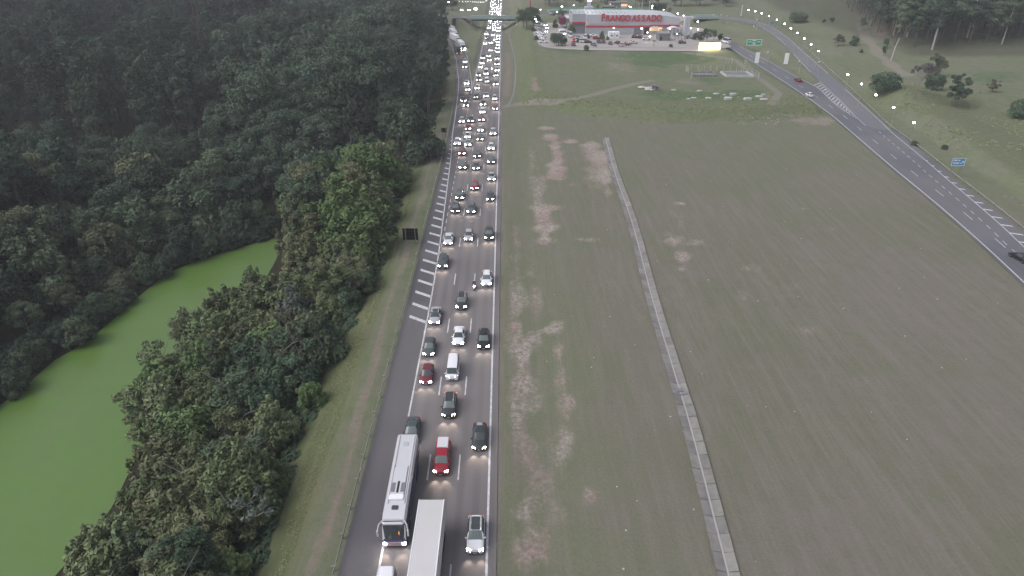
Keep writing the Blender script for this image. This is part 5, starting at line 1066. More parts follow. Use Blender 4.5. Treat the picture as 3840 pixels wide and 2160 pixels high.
# ------------------------------------------------------------------ trees
def npmesh(name, V, F):
    me = bpy.data.meshes.new(name); V = V.astype(np.float32); F = F.astype(np.int32)
    me.vertices.add(len(V)); me.vertices.foreach_set('co', V.ravel()); me.loops.add(F.size); me.loops.foreach_set('vertex_index', F.ravel())
    me.polygons.add(len(F)); me.polygons.foreach_set('loop_start', np.arange(0, F.size, F.shape[1], dtype=np.int32)); me.update(); return me
def leafcloud(lobes, n, size, rs, under=.35, asp=1.5, ragged=.25):
    Lb = np.array(lobes, float); a = (Lb[:, 3]*Lb[:, 4]+Lb[:, 4]*Lb[:, 5]+Lb[:, 3]*Lb[:, 5]); a /= a.sum()
    k = rs.choice(len(Lb), n, p=a); d = rs.normal(size=(n, 3)); d /= np.linalg.norm(d, axis=1)[:, None]
    fl = (d[:, 2] < -.1) & (rs.rand(n) > under); d[fl, 2] *= -1
    r = 1-ragged*rs.rand(n)**1.5+.14*rs.rand(n)**3; c = Lb[k, :3]+d*Lb[k, 3:]*r[:, None]
    nn = d*.9+rs.normal(size=(n, 3))*.55+np.array([0, 0, .25]); nn /= np.linalg.norm(nn, axis=1)[:, None]
    u = np.cross(nn, rs.normal(size=(n, 3))); u /= np.linalg.norm(u, axis=1)[:, None]; v = np.cross(nn, u)
    s = size*(.6+.8*rs.rand(n))[:, None]; b = nn*s*.12
    V = np.stack([c-u*s*asp*.5, c-v*s*.45+b, c+u*s*asp*.5, c+v*s*.45+b], 1).reshape(-1, 3)
    return npmesh('crown', V, np.arange(4*n).reshape(n, 4))
def trunk_mesh(h, r, rs, branches=(), lean=.03, k=6):
    mb = MB(); dx, dy = rs.uniform(-lean, lean, 2)*h
    pts = [(dx*t*t, dy*t*t, h*t-.4*(t == 0)) for t in (0, .25, .5, .75, 1)]
    mb.tube(pts, [r*1.3, r, r*.8, r*.55, r*.2], k)
    for (z, L, zz) in branches:
        a = rs.uniform(0, 6.28); t = z/h; p0 = (dx*t*t, dy*t*t, z); mb.tube([p0, (p0[0]+math.cos(a)*L*.5, p0[1]+math.sin(a)*L*.5, z+zz*.6), (p0[0]+math.cos(a)*L, p0[1]+math.sin(a)*L, z+zz)], [r*.4, r*.28, r*.08], 4)
    return mb.me('trunk', True)
VAR = {}
def variants(kind, n, f): VAR[kind] = [f(np.random.RandomState(hash_(kind)+i)) for i in range(n)]
def hash_(s): return sum(ord(c)*(i+3) for i, c in enumerate(s)) % 9973
def v_pine(rs):
    h = 20.; lobes = []
    for i in range(13):
        t = rs.rand(); z = 9.0+10.5*t; R_ = (3.0*(1-t)**.45+.5); a = rs.uniform(0, 6.28); q = R_*rs.uniform(.4, .85); r = rs.uniform(1.2, 2.0)*(1.05-.35*t); lobes.append((q*math.cos(a), q*math.sin(a), z, r, r, r*rs.uniform(.55, .8)))
    lobes.append((0, 0, 19.2, 1.1, 1.1, 1.2))
    return trunk_mesh(19, .24, rs, [(6+i*1.5, 2.0, .8) for i in range(6)]), leafcloud(lobes+[(3.2*rs.uniform(.2, 1)*math.cos(a_), 3.2*rs.uniform(.2, 1)*math.sin(a_), rs.uniform(9, 19), .4, .4, rs.uniform(.5, 1.2)) for a_ in rs.uniform(0, 6.28, 30)], 4000, .40, rs, under=.15, ragged=.26), 20.
def v_wood(rs):
    lobes = []
    for i in range(18):
        a = rs.uniform(0, 6.28); t = rs.rand()**.7; z = 4.5+8.*t; R_ = 4.3*math.sin(math.pi*min(1, .25+.6*t))**.8; q = R_*rs.uniform(.4, 1.); r = rs.uniform(1.2, 2.1); lobes.append((q*math.cos(a), q*math.sin(a), z, r, r, r*rs.uniform(.6, .85)))
    return trunk_mesh(11, .26, rs, [(3+i*1.1, 3, 2) for i in range(6)]), leafcloud(lobes+[(4.4*rs.uniform(.3, 1)*math.cos(a_), 4.4*rs.uniform(.3, 1)*math.sin(a_), rs.uniform(5, 13.2), .45, .45, rs.uniform(.6, 1.3)) for a_ in rs.uniform(0, 6.28, 40)], 6800, .30, rs, under=.15, ragged=.26), 13.5
def v_bush(rs):
    lobes = []
    for i in range(26):
        a = rs.uniform(0, 6.28); t = rs.rand(); z = .9+4.4*t; q = 2.9*math.cos(t*1.25)*rs.uniform(.3, 1.); r = rs.uniform(.5, 1.15); lobes.append((q*math.cos(a), q*math.sin(a), z, r, r, r*rs.uniform(.7, 1.2)))
    for i in range(34):
        a = rs.uniform(0, 6.28); t = rs.rand(); z = 1.6+4.8*t; q = 3.2*math.cos(t*1.2)*rs.uniform(.5, 1.); lobes.append((q*math.cos(a), q*math.sin(a), z, .26, .26, rs.uniform(.5, 1.)))
    return trunk_mesh(5, .14, rs, [(1+i*.7, 2.2, 1.5) for i in range(6)]), leafcloud(lobes, 7500, .19, rs, asp=2.2, ragged=.45), 6.4
def v_wispy(rs):
    lobes = []
    for i in range(30):
        a = rs.uniform(0, 6.28); t = rs.rand(); z = 2.2+4.6*t; q = 3.1*rs.uniform(.2, 1.)*(1-.3*t); r = rs.uniform(.45, .95); lobes.append((q*math.cos(a), q*math.sin(a), z, r, r, r*.7))
    return trunk_mesh(6.2, .13, rs, [(1+i*.45, 2.9, 2.4) for i in range(11)], k=5), leafcloud(lobes, 4200, .17, rs, asp=3.4, ragged=.6), 7.2
def v_euc(rs):
    lobes = []
    for i in range(19):
        a = rs.uniform(0, 6.28); t = rs.rand(); z = 9+14*t; q = 3.2*rs.uniform(.2, 1.)*(1.1-.45*t); r = rs.uniform(1.2, 2.2); lobes.append((q*math.cos(a), q*math.sin(a), z, r, r, r*.75))
    return trunk_mesh(22, .27, rs, [(11+i*1.6, 2.4, 2) for i in range(5)], lean=.02), leafcloud(lobes, 4200, .46, rs, under=.2, ragged=.2), 24.
def v_round(rs):
    lobes = [(0, 0, 3.2, 2.6, 2.6, 2.2), (0, 0, 1.6, 2.5, 2.5, 1.5)]
    for i in range(12):
        a = rs.uniform(0, 6.28); z = rs.uniform(.8, 4.6); q = rs.uniform(1.2, 2.2); r = rs.uniform(.8, 1.3); lobes.append((q*math.cos(a), q*math.sin(a), z, r, r, r))
    return trunk_mesh(3.5, .2, rs, [(1.2, 1.5, 1)]), leafcloud(lobes, 3000, .26, rs, ragged=.1), 6.
def v_palm(rs):
    mb = MB(); n = 15
    for i in range(n):
        a = 2*math.pi*i/n+rs.uniform(-.1, .1); up = rs.uniform(.2, 1.1); ca, sa = math.cos(a), math.sin(a); prev_ = None
        for s in range(6):
            t = s/5; rr = 2.3*t; z = 5.6+up*math.sin(t*2.2)*1.0-1.5*t*t; w = .34*(1-t)**.6+.04; q = ((ca*rr-sa*w, sa*rr+ca*w, z-.1), (ca*rr, sa*rr, z), (ca*rr+sa*w, sa*rr-ca*w, z-.1)); k = len(mb.V); mb.V += list(q)
            if s: mb.F += [(k-3, k-2, k+1, k), (k-2, k-1, k+2, k+1)]
    return trunk_mesh(5.6, .22, rs), mb.me('crown'), 6.6
variants('pine', 5, v_pine); variants('wood', 5, v_wood); variants('bush', 5, v_bush); variants('wispy', 4, v_wispy); variants('euc', 4, v_euc); variants('round', 2, v_round); variants('palm', 2, v_palm)
BARK = dict(pine='bark', wood='barkgrey', bush='bark', wispy='barkgrey', euc='bark', round='bark', palm='barkgrey')
NAMES = dict(pine='pine_tree', wood='forest_tree', bush='bushy_tree', wispy='wispy_tree', euc='eucalyptus_tree', round='round_tree', palm='palm_tree')
def tree(kind, x, y, h, leaf, label, group=None, wid=1., z=None, bark=None, var=None, name=None, rz=None):
    tm, cm, hh = VAR[kind][rng.randrange(len(VAR[kind])) if var is None else var]; s = h/hh
    if z is None: z = float(hgt(x, y))
    t = empty(name or NAMES[kind], (x, y, z-.1), rng.uniform(0, 6.28) if rz is None else rz, label, 'palm' if kind == 'palm' else 'tree', group); t.scale = (s*wid, s*wid, s)
    ob('trunk', tm, M[bark or BARK[kind]], t); ob('crown', cm, LEAF[leaf], t); return t

cands = []   # (distance, x, y, kind, leaf, height, wid, zone)
def scatter(x0, x1, y0, y1, sp, f):
    for yy_ in np.arange(y0, y1, sp):
        for xx_ in np.arange(x0, x1, sp):
            xx = xx_+rng.uniform(-.45, .45)*sp; yv = yy_+rng.uniform(-.45, .45)*sp; q = f(xx, yv)
            if not q: continue
            zz = float(hgt(xx, yv)); u, v, zc = proj(xx, yv, zz+q[2]*.6)
            if zc < 20 or u < -500 or u > 4340 or v > 2560: continue
            u2, v2, _ = proj(xx, yv, zz+q[2])
            if v < -260: continue
            cands.append((zc, xx, yv, zz)+q)
wshore = lambda yy_: np.interp(yy_, [40, 60, 89, 99, 110, 119, 130, 140, 148, 156, 160], [-86, -84.5, -84, -83.5, -81, -79, -79.5, -77, -70.5, -58.5, -50])
def f_strip(xx, yv):       # bank between pond and highway
    e = float(edge(yv))
    if xx > e-1.5 or inpond(xx-1.2, yv) or inpond(xx, yv): return None
    if yv < 150 and xx < -60: return None
    if yv < 74 and xx < -47.5: return None
    de = e-xx; r = rng.random(); nz = float(vnoise(xx, yv, 9, 3))
    if yv < 118:
        if de < 4.5: return ('bush', rng.choice(['fresh', 'dark', 'dark', 'wood']), rng.uniform(3.6, 5.6), 1.1, 'bank')
        k = 'wispy' if r < .30 else 'bush'
        if r > .93 and xx > -46: return ('pine', rng.choice(['wood', 'dark', 'olive']), rng.uniform(8, 11.5), 1.35, 'bank')
        lf = ('olive' if nz < .62 else rng.choice(['dark', 'fresh', 'olive', 'wood', 'olive'])) if r < .9 else rng.choice(['dark', 'wood', 'fresh', 'brown', 'silver', 'olive'])
        return (k, lf, rng.uniform(6, 10.5), rng.uniform(.9, 1.2), 'bank')
    if de < 6: return ('bush', rng.choice(['wood', 'dark', 'olive']), rng.uniform(3.5, 6), 1.1, 'bank')
    if yv < 170: return (rng.choice(['wood', 'pine', 'bush']), rng.choice(['olive', 'fresh', 'olive']) if nz < .62 else rng.choice(['wood', 'fresh', 'wood']), rng.uniform(11, 16.5), rng.uniform(.95, 1.15), 'bank')
    return (rng.choice(['wood', 'pine']), 'wood', rng.uniform(10, 15), rng.uniform(.9, 1.1), 'bank')
scatter(-66, -16, 30, 118, 4.3, f_strip)
scatter(-66, -16, 118, 172, 5.6, lambda a, b: f_strip(a, b) if a > -44.5-(b-118)*.22 else None)
def f_forest(xx, yv):
    e = float(edge(yv))
    if xx > e-1.2 or inpond(xx+1.5, yv) or inpond(xx, yv+1.5) or inpond(xx, yv): return None
    if yv < 172 and xx > -50-(yv-118)*.3 and yv > 30: return None
    if yv < 150 and xx > -66: return None
    nz = float(fbm(xx, yv, 34, 12))
    if yv > 198 and e-xx > 14 and (float(vnoise(xx, yv, 15, 31)) > .74 or nz > .70): return None
    sh = float(wshore(yv))-xx if yv < 162 else 99
    if sh < .2 and yv < 156: return None
    if sh < 26 or 150 < yv < 196: return (rng.choice(['wood', 'wood', 'bush']) if sh > 6 else 'wood', rng.choice(['wood', 'pine', 'wood']), rng.uniform(9, 16) if sh > 6 else rng.uniform(6, 9), 1.15, 'shore' if sh < 12 else 'forest')
    if sh < 7: return (rng.choice(['wood', 'bush']), 'wood' if rng.random() < .6 else 'pine', rng.uniform(5.5, 9.5), 1., 'shore')
    pn = float(vnoise(xx, yv, 45, 7))
    if yv > 160 and xx > -100 and xx < e-20: k = 'wood' if pn > .22 else 'pine'
    else: k = 'pine' if pn > .28 else 'wood'
    h_ = rng.uniform(17, 28) if k == 'pine' else rng.uniform(14, 27)
    if e-xx < 16 and yv > 200: h_ = rng.uniform(14, 20)
    return (k, 'pine' if k == 'pine' else rng.choice(['wood', 'wood', 'pine']), h_, rng.uniform(1.1, 1.5), 'forest')
def f_shore(xx, yv):
    if yv > 158 or inpond(xx, yv) or not (inpond(xx+4.5, yv-1) or inpond(xx+1, yv-5.)): return None
    return ('bush', rng.choice(['pine', 'wood', 'wood', 'dark']), rng.uniform(3.0, 5.5), 1.15, 'shore')
scatter(-95, -45, 50, 160, 2.9, f_shore)
scatter(-104, -46, 138, 190, 4.6, lambda a, b: None if inpond(a, b) or inpond(a+1, b-1.5) or a > float(edge(b))-14 or (b < 172 and a > -50-(b-118)*.3) else ('bush' if rng.random() < .6 else 'wood', rng.choice(['wood', 'pine', 'dark']), rng.uniform(5, 9), 1.1, 'forest'))
scatter(-420, -18, 36, 330, 8.0, f_forest)
scatter(-560, -18, 330, 690, 8.0, f_forest)
cands.sort(key=lambda q: q[0])
zl_ = {'bank': ('on the bank between pond and highway', 'trees on the bank between pond and highway'), 'shore': ('on the far shore of the green pond', 'trees along the far shore of the pond'), 'forest': ('in the dense dark forest beyond the pond', 'trees of the dense forest')}
kw = dict(pine='tall narrow dark pine', wood='broad round-crowned tree', bush='low dense bushy tree', wispy='thin twiggy tree'); lw = dict(olive='olive green', fresh='fresh green', dark='dark green', brown='brownish', silver='silvery green', wood='grey green', pine='blackish green', far='dark', mauve='mauve')
LM = [(0, 'the white delivery van'), (50, 'the coach'), (63, 'the slate sedan'), (72, 'the dark red hatchback'), (84, 'the slate hatchback'), (94, 'the nearest chevron bars'), (108, 'the dark grey crossover'), (120, 'the nearest sign back'), (138, 'the middle chevron bars'), (160, 'the grey sign back'), (190, 'the farthest sign back')]
blab = {}; seen = {}
for i, q in enumerate(cands[:330]):
    if q[8] != 'bank': continue
    dE = float(edge(q[2]))-q[1]; pos_ = 'by the slope' if dE < 6 else ('mid belt' if dE < 15 else 'near the pond')
    lm = [b for a, b in LM if a <= q[2]][-1]; L_ = f"{lw[q[5]]} {dict(pine='narrow tree', wood='broad tree', bush='bushy tree', wispy='twiggy tree')[q[4]]} {pos_}, level with {lm}"
    seen.setdefault(L_, []).append(i)
for L_, ii in seen.items():
    ii.sort(key=lambda i: cands[i][6])
    for n_, i in enumerate(ii): blab[i] = L_ if len(ii) == 1 else (['shorter ', 'taller '][n_]+L_ if len(ii) == 2 else (['shortest ', 'middle-sized ', 'tallest '][n_]+L_ if len(ii) == 3 else L_))
for i_, q in enumerate(cands[:330]):
    zc, xx, yv, zz, kind, leaf, h_, wid, zone = q
    tree(kind, xx, yv, h_, leaf, blab.get(i_) or f'{lw[leaf]} {kw[kind].replace("dark ", "")} {zl_[zone][0]}', zl_[zone][1], wid, zz, bark='barkgrey' if kind == 'pine' and rng.random() < .2 else None)
# the rest: one mass, points that carry copies of the same trees
def mass(name, label, Q, kinds, leafmap):
    src = bpy.data.collections.new(name+'_kinds'); order = []
    for kd in kinds:
        for i, (tm, cm, hh) in enumerate(VAR[kd]):
            me = bpy.data.meshes.new('tree_kind'); a = np.empty(len(tm.vertices)*3, np.float32); tm.vertices.foreach_get('co', a); b_ = np.empty(len(cm.vertices)*3, np.float32); cm.vertices.foreach_get('co', b_)
            nt_ = len(tm.vertices); V = np.concatenate([a, b_]).reshape(-1, 3)/hh; Fs = [tuple(p.vertices) for p in tm.polygons]+[tuple(v+nt_ for v in p.vertices) for p in cm.polygons]
            me.from_pydata(V.tolist(), [], Fs); me.materials.append(M[BARK[kd]]); me.materials.append(LEAF[leafmap[kd]]); mi = np.zeros(len(Fs), np.int32); mi[len(tm.polygons):] = 1; me.polygons.foreach_set('material_index', mi); me.update()
            o = bpy.data.objects.new('%02d_tree_kind' % len(order), me); src.objects.link(o); order.append((kd, i))
    me = bpy.data.meshes.new(name); me.from_pydata([(q[1], q[2], q[3]-.1) for q in Q], [], [])
    ids = [rng.choice([j for j, (kd, i) in enumerate(order) if kd == (q[4] if q[4] in kinds else kinds[0])]) for q in Q]
    for nm, ty, vals in (('tid', 'INT', ids), ('rz', 'FLOAT', [rng.uniform(0, 6.28) for _ in Q]), ('hs', 'FLOAT', [q[6] for q in Q])):
        at = me.attributes.new(nm, ty, 'POINT'); at.data.foreach_set('value', vals)
    o = bpy.data.objects.new(name, me); C.objects.link(o); tag(o, label, kind='stuff')
    ng = bpy.data.node_groups.new(name, 'GeometryNodeTree'); ng.interface.new_socket('Geometry', in_out='INPUT', socket_type='NodeSocketGeometry'); ng.interface.new_socket('Geometry', in_out='OUTPUT', socket_type='NodeSocketGeometry')
    n = ng.nodes; gi = n.new('NodeGroupInput'); go = n.new('NodeGroupOutput'); ip = n.new('GeometryNodeInstanceOnPoints'); ci = n.new('GeometryNodeCollectionInfo'); ci.inputs['Collection'].default_value = src; ci.inputs['Separate Children'].default_value = True; ci.inputs['Reset Children'].default_value = True
    def na(nm, ty): a = n.new('GeometryNodeInputNamedAttribute'); a.data_type = ty; a.inputs['Name'].default_value = nm; return a.outputs['Attribute']
    cx = n.new('ShaderNodeCombineXYZ'); ng.links.new(na('rz', 'FLOAT'), cx.inputs[2]); sc = n.new('ShaderNodeCombineXYZ'); h1 = na('hs', 'FLOAT')
    for i in range(3): ng.links.new(h1, sc.inputs[i])
    ip.inputs['Pick Instance'].default_value = True
    ng.links.new(gi.outputs[0], ip.inputs['Points']); ng.links.new(ci.outputs[0], ip.inputs['Instance']); ng.links.new(na('tid', 'INT'), ip.inputs['Instance Index']); ng.links.new(cx.outputs[0], ip.inputs['Rotation']); ng.links.new(sc.outputs[0], ip.inputs['Scale']); ng.links.new(ip.outputs[0], go.inputs[0])
    md = o.modifiers.new('copies', 'NODES'); md.node_group = ng; return o
mass('far_forest', 'dense dark forest covering the hillside beyond the nearer trees', cands[330:], ['pine', 'wood', 'bush'], dict(pine='pine', wood='far', bush='far'))
print('trees', len(cands))
# grove of eucalyptus on the other side
cands = []; e0 = G(3355, 190); e1 = G(3840, 178); e2 = G(3352, 20)
def f_euc(xx, yv):
    yl = e0[1]+(xx-e0[0])*(e1[1]-e0[1])/(e1[0]-e0[0]); xl = e0[0]+(yv-e0[1])*.30
    if yv < yl or xx < xl: return None
    return ('euc', 'wood', rng.uniform(19, 26), rng.uniform(1.05, 1.4), 'grove')
scatter(e0[0]-3, 470, e0[1]-25, 600, 7.2, f_euc); cands.sort(key=lambda q: q[0]-(0 if q[2]-(e0[1]+(q[1]-e0[0])*(e1[1]-e0[1])/(e1[0]-e0[0])) > 8 else 200))
for q in cands[:110]:
    tree('euc', q[1], q[2], q[6], rng.choice(['pine', 'wood', 'dark']), 'tall eucalyptus with slender trunk in the grove on the hill', 'eucalyptus trees of the hill grove', q[7], q[3], bark='barkpale' if rng.random() < .13 else 'bark')
mass('far_grove', 'dark interior of the eucalyptus grove on the hill', cands[110:], ['euc'], dict(euc='far'))
# separate trees, each placed by its foot
def hpx(x0, y0, z0, px): return max(1.5, Hat(x0, y0, proj(x0, y0, z0)[1]-px)-z0)
SINGLE = [  # px, py of the foot, kind, leaf, crown height px, width factor, label
 (3315, 345, 'round', 'dark', 82, 1.5, 'wide dense dark round bush near the fourth lit lamp'), (3500, 338, 'round', 'dark', 66, 1.1, 'dark bush behind the leafless mauve tree'), (3574, 398, 'wispy', 'dark', 120, .85, 'dark two-clump tree alone on the pasture'),
 (3720, 345, 'wispy', 'brown', 45, 1.3, 'small brownish shrub alone on the pasture'), (3502, 290, 'wispy', 'wood', 92, .9, 'lanky pale-stemmed tree above the dark bush'),
 (3825, 440, 'round', 'dark', 74, 1.3, 'dark shrub mass at the frame edge of the pasture'), (2992, 84, 'round', 'dark', 44, 1.8, 'wide dark tree on the hillside above the ramp'), (3116, 92, 'wood', 'dark', 28, 1.1, 'small dark tree farther along the hillside above the ramp'), (3090, 84, 'bush', 'dark', 13, 1.2, 'tiny bush beside the small hillside tree'),
 (3230, 115, 'wood', 'wood', 50, .9, 'tree standing at the top of the reddish track'), (3298, 98, 'pine', 'dark', 58, 1.3, 'pointed dark tree at the corner of the grove'), (3326, 102, 'wood', 'dark', 40, 1., 'low tree beside the pointed tree at the grove'), (3202, 170, 'bush', 'dark', 36, 1.1, 'dark green bush left of the reddish track'), (3143, 172, 'wispy', 'brown', 45, 1.2, 'greyish shrub on the lamp side of the dark green bush'),
 (3318, 180, 'wood', 'dark', 38, .8, 'dark slim tree right of the reddish track, upper one'), (3312, 210, 'wood', 'dark', 40, .7, 'dark slim tree right of the reddish track, lower one'), (3230, 197, 'bush', 'wood', 12, 1.3, 'tiny bush in the pasture below the track'),
 (2095, 172, 'round', 'dark', 52, 1.05, 'round dark tree in the parking lot near the highway'), (2078, 160, 'round', 'dark', 40, .9, 'smaller round tree behind the round dark tree of the lot'), (1975, 110, 'wood', 'dark', 84, 1.35, 'large dark tree at the lot edge nearest the overpass'), (2000, 104, 'wood', 'pine', 74, 1.2, 'second dark tree in the clump nearest the overpass'), (1962, 104, 'wood', 'dark', 70, 1.2, 'third dark tree in the clump nearest the overpass'), (2012, 84, 'bush', 'wood', 30, 1.3, 'light green bush at the top of the clump by the overpass'),
 (2000, 118, 'bush', 'wood', 18, 1.2, 'low green bush below the clump by the overpass'), (2010, 150, 'bush', 'wood', 18, 1.1, 'low green bush by the row of white cars'),
 (2198, 191, 'round', 'olive', 24, 1.0, 'clipped square bush on the front kerb of the lot'), (2515, 178, 'round', 'dark', 14, 1.2, 'small clipped dark bush in the open lot'), (2395, 128, 'palm', 'dark', 52, 1.25, 'tall palm in front of the store letters'), (2451, 174, 'palm', 'wood', 26, 1.2, 'small palm in the open part of the lot'), (2112, 84, 'palm', 'dark', 50, 1.2, 'grey palm left of the store'), (2090, 84, 'palm', 'wood', 46, 1.2, 'paler palm left of the store'),
 (2104, 92, 'wood', 'dark', 56, .7, 'dark slim tree between the palms'), (2080, 105, 'bush', 'olive', 30, .9, 'olive bush by the fuel canopy'), (2143, 135, 'wispy', 'olive', 42, .9, 'wispy olive tree before the fuel shop'), (2170, 125, 'wispy', 'olive', 34, 1.2, 'second wispy olive tree before the fuel shop'), (2256, 150, 'bush', 'olive', 32, .8, 'bush in the planter before the store wall'), (2278, 150, 'bush', 'olive', 14, 1.2, 'low bush at the kiosk side of the planter'), (2167, 160, 'bush', 'wood', 18, .9, 'low bush behind the red car'), (2120, 160, 'bush', 'dark', 18, 1.1, 'low dark bush beside the round tree'),
 (2505, 128, 'wispy', 'brown', 50, .9, 'greyish tree against the end of the store'), (2530, 152, 'palm', 'dark', 30, 1., 'palm beside the dark kiosk'), (2545, 148, 'palm', 'dark', 28, 1., 'palm between dark kiosk and totem tower'), (2555, 150, 'palm', 'wood', 24, 1., 'short palm under the totem tower'), (2570, 158, 'palm', 'olive', 24, 1., 'olive palm in front of the totem tower'), (2475, 133, 'palm', 'dark', 26, .9, 'thin palm by the entrance'),
 (2625, 168, 'wood', 'dark', 48, 1.05, 'big dark tree left of the glowing billboard'), (2650, 158, 'wood', 'dark', 52, 1.1, 'big dark tree behind the glowing billboard'), (2676, 152, 'wood', 'olive', 38, 1., 'olive tree right behind the glowing billboard'), (2608, 150, 'bush', 'dark', 28, 1., 'low dark tree by the totem tower'), (2702, 150, 'bush', 'dark', 24, 1.1, 'low dark tree between billboard and far carriageway'),
 (2508, 58, 'wood', 'olive', 30, 1., 'olive tree behind the end of the store'), (2470, 58, 'wood', 'dark', 45, 1.2, 'dark tree behind the store roof'), (2450, 60, 'wood', 'dark', 40, 1.2, 'second dark tree behind the store roof'), (2485, 52, 'wood', 'far', 40, 1.2, 'greyish tree behind the store roof'), (2345, 52, 'bush', 'dark', 14, 1.5, 'low dark tree behind the middle letters'), (2240, 38, 'wood', 'olive', 22, 1.2, 'olive tree right of the sign tower'),
 (3425, 545, 'bush', 'olive', 12, 2., 'low bush on the bank above the far carriageway'), (3540, 560, 'bush', 'dark', 10, 1.5, 'tiny dark bush above the blue sign')]
for px, py, kind, leaf, hp, wid, lab in SINGLE:
    lot_ = 52 < py < 200 and 2012 < px < 2720
    x0, y0, z0 = G0(px, py, ZL) if (lot_ and not (px == 2198)) else G(px, py)
    h_ = hpx(x0, y0, z0, hp); tree(kind, x0, y0, h_, leaf, lab, None, wid, z0+(.1 if lot_ else 0), name='garden_tree' if lot_ and kind != 'palm' else ('lone_tree' if kind != 'palm' else None))
for i in range(46):                                      # dark clumps far up the valley
    px = [rng.uniform(2480, 2720), rng.uniform(2360, 2470), rng.uniform(2040, 2200), rng.uniform(1655, 1712), rng.uniform(2230, 2300)][i % 5]; py = rng.uniform(2, 26) if i % 5 != 3 else rng.uniform(2, 40)
    x0, y0, z0 = G(px, py); tree('wood', x0, y0, rng.uniform(8, 13), 'far', 'hazy dark tree in the clumps at the head of the valley', 'hazy trees at the head of the valley', 1.2, z0)
# bare trees
def bare(name, x0, y0, z0, h_, m_, label, seed, spread=.55, tips=None, depth=4, r0=.2, lean=(0, 0)):
    rs = random.Random(seed); t = empty(name, (x0, y0, z0-.1), 0, label, 'tree'); mb = MB(); ends = []
    def grow(p, d, L, r, k):
        q = p+d*L*.5+Vector((rs.uniform(-.06, .06), rs.uniform(-.06, .06), 0))*L; e = q+(d+Vector((rs.uniform(-.2, .2), rs.uniform(-.2, .2), .1))).normalized()*L*.5
        mb.tube([p, q, e], [r, r*.85, r*.65], 5)
        if k == 0: ends.append(e); return
        for j in range(rs.choice([2, 3, 3])):
            nd = (d*.9+Vector((rs.uniform(-1, 1)*spread*1.4, rs.uniform(-1, 1)*spread*1.4, rs.uniform(-.1, .45)))).normalized(); grow(e, nd, L*rs.uniform(.62, .82), r*.6, k-1)
    grow(Vector((0, 0, 0)), Vector((lean[0], lean[1], 1)).normalized(), h_*.36, r0, depth); mb.build('trunk', m_, t, smooth=True)
    if tips:
        rs2 = np.random.RandomState(seed); lf, s, n = tips; me = leafcloud([(e.x, e.y, e.z, s, s, s*.8) for e in ends], n*len(ends), s*.55, rs2, asp=2.); ob('crown', me, LEAF[lf], t)
    return t
x0, y0, z0 = G(962, 2010); bare('bare_tree', x0, y0, z0, 7.0, M['barkpale'], 'pale-branched tree with silvery leaf tufts near the grassy slope', 5, .8, ('silver', .42, 26), 3, .16, (-.25, 0))
x0, y0, z0 = G(1165, 1450); bare('bare_tree', x0, y0, z0, 13, M['bark'], 'tall leafless forked tree among the bank bushes', 8, .5, None, 4, .13)
x0, y0, z0 = G(1610, 400); bare('bare_tree', x0, y0, z0, 15, M['barkpale'], 'pinkish dead tree at the forest edge beside the slip road', 13, .35, ('mauve', .5, 10), 5, .2)
x0, y0, z0 = G(3432, 372); bare('bare_tree', x0, y0, z0, 10.5, M['barkgrey'], 'leafless mauve-grey tree between the two dark bushes', 3, .75, ('mauve', .45, 14), 5, .22)
x0, y0, z0 = G(850, 1520, 0); tree('pine', x0, y0, 12.5, 'dark', 'upright dark conifer standing alone against the green pond', None, .95, float(hgt(x0, y0)), name='conifer')
x0, y0, z0 = G(925, 1500, 0); tree('bush', x0, y0, 5.5, 'dark', 'dark leafy shrub right beside the lone conifer at the pond', None, 1., z0)
x0, y0, z0 = G(3341, 228); t = empty('dead_trunk', (x0, y0, z0), 0, 'bare white leaning pole trunk before the grove', 'tree'); MB().tube([(0, 0, -.3), (.6, .3, 6), (1.5, .6, hpx(x0, y0, z0, 84))], [.3, .22, .12], 6).build('trunk', M['barkpale'], t); MB().tube([(.6, .3, 6), (1.4, .3, 7.5)], [.1, .04], 5).build('branch', M['barkpale'], t)

# ------------------------------------------------------------------ uncountable growth and stones
def clumps(name, label, P, leaf, n=26, size=.35, s=1.):
    rs = np.random.RandomState(len(P)); base = []
    for v in range(4):
        d = rs.normal(size=(n, 3)); d[:, 2] = np.abs(d[:, 2]); d /= np.linalg.norm(d, axis=1)[:, None]; c = d*np.array([.7, .7, .45])*(.6+.5*rs.rand(n))[:, None]
        nn = d*.6+np.array([0, 0, .8])+rs.normal(size=(n, 3))*.35; nn /= np.linalg.norm(nn, axis=1)[:, None]; u = np.cross(nn, rs.normal(size=(n, 3))); u /= np.linalg.norm(u, axis=1)[:, None]; w_ = np.cross(nn, u); q = size*(.6+.8*rs.rand(n))[:, None]
        base.append(np.stack([c-u*q, c-w_*q*.5, c+u*q, c+w_*q*.5], 1).reshape(-1, 3))
    Vs = []
    for (a, b_, c_, k) in P:
        B = base[rs.randint(4)]; an = rs.uniform(0, 6.28); ca, sa = math.cos(an), math.sin(an)
        Vs.append(np.stack([B[:, 0]*ca-B[:, 1]*sa, B[:, 0]*sa+B[:, 1]*ca, B[:, 2]], 1)*k*s+np.array([a, b_, c_]))
    V = np.concatenate(Vs); me = npmesh(name, V, np.arange(len(V)).reshape(-1, 4)); return tag(ob(name, me, LEAF[leaf]), label, kind='stuff')
def pts(n, fx, smin, smax):
    out = []
    while len(out) < n:
        q = fx()
        if q is None: continue
        out.append((q[0], q[1], float(hgt(q[0], q[1])), rng.uniform(smin, smax)))
    return out
def fb():
    xx = rng.uniform(6, 110); yb_ = float(np.interp(xx, [0, 10, 27, 52, 80, 110], [240, 236, 224, 214, 216, 226])); return (xx, yb_+rng.gauss(8, 4.5)) if rng.random() < .4+.6*float(vnoise(xx, yb_, 7)) else None
clumps('bank_weeds', 'rough green weeds along the bank at the end of the field', pts(750, fb, .25, .6), 'weed', 22, .3)
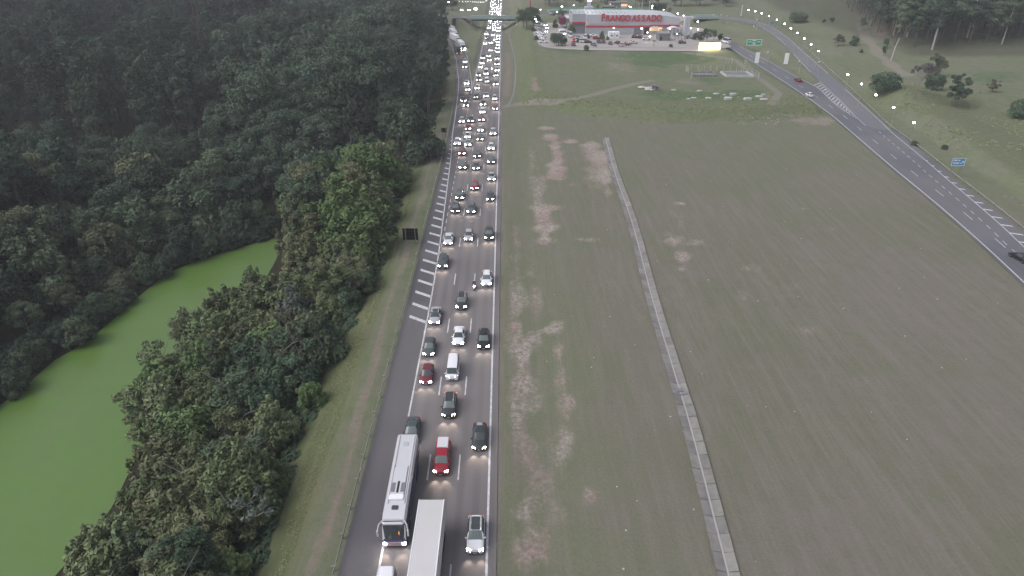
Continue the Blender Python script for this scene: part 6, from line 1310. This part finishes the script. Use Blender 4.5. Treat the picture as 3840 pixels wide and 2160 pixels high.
def fr():
    i = rng.uniform(95, 260); e = float(fRo(min(i, 200))[0])+ (0 if i < 200 else (float(frR(i)[0])-float(fRo(200)[0]))); dd_ = rng.uniform(9, 48); return (e+dd_, i+rng.uniform(-3, 3)) if float(vnoise(e+dd_, i, 8, 2)) > .42 and e+dd_ > 100 else None
clumps('hillside_weeds', 'yellow green scrub on the bank above the far carriageway', pts(1100, fr, .25, .8), 'scrub', 22, .3)
clumps('lush_weeds', 'dark lush weeds around the concrete slabs', pts(500, lambda: (lambda q: (q[0], q[1]))(G(rng.uniform(2420, 2900), rng.uniform(345, 378))), .2, .5), 'weed', 20, .28)
def fe():
    yv = rng.uniform(42, 250); xx = float(edge(yv))+rng.uniform(-5, -1.); return (xx, yv)
clumps('edge_undergrowth', 'dark undergrowth where the trees meet the grassy slope', pts(700, fe, .6, 1.6), 'dark', 26, .3)
def fs():
    yv = rng.uniform(60, 156); xx = float(wshore(yv))-rng.uniform(-.6, 6); return (xx, yv)
clumps('shore_undergrowth', 'dark undergrowth along the far pond shore', pts(650, fs, .7, 2.0), 'pine', 26, .32)
def ff():
    q = cands_f[rng.randrange(len(cands_f))]; return (q[0]+rng.uniform(-5, 5), q[1]+rng.uniform(-5, 5))
cands_f = [(-90-rng.random()*120, 60+rng.random()*220) for _ in range(500)]+[(-30-rng.random()*60, 175+rng.random()*120) for _ in range(300)]
cands_f = [q for q in cands_f if q[0] < float(edge(q[1]))-4 and not inpond(*q)]
clumps('forest_understorey', 'dark undergrowth between the forest trunks', pts(1600, ff, 1.2, 3.2), 'pine', 26, .34)
def fg():
    yv = rng.uniform(42, 215); lo = float(edge(yv))+.5; hi = float(PL(yv))-5.2; return (rng.uniform(lo, hi), yv) if hi > lo else None
clumps('slope_tussocks', 'dry grass tussocks on the slope beside the guardrail', pts(1500, fg, .14, .32), 'straw', 14, .34)
P = pts(120, lambda: (rng.uniform(2, 95), rng.uniform(45, 205)), .05, .12)+pts(60, lambda: (lambda q: (q[0], q[1]))(G(rng.uniform(2760, 2960), rng.uniform(428, 466))), .08, .24)
mbs = MB()
for a, b_, c_, k in P: mbs.ball((a, b_, c_+k*.2), k, rng.uniform(.8, 1.5), rng.uniform(.8, 1.4), .5, 5, 3)
tag(mbs.build('loose_stones', M['stone']), 'pale loose stones scattered over the field', kind='stuff')

# ------------------------------------------------------------------ haze
hm = bpy.data.materials.new('haze'); hm.use_nodes = True; hm.node_tree.nodes.clear(); pv = hm.node_tree.nodes.new('ShaderNodeVolumePrincipled'); mo = hm.node_tree.nodes.new('ShaderNodeOutputMaterial')
pv.inputs['Color'].default_value = (.93, .94, 1, 1); pv.inputs['Density'].default_value = .0003; pv.inputs['Anisotropy'].default_value = 0.1; hm.node_tree.links.new(pv.outputs[0], mo.inputs['Volume'])
tag(MB().box(-1700, 1700, -300, 2000, -13, 75).build('haze', hm), 'thin pale haze over the valley', kind='stuff')
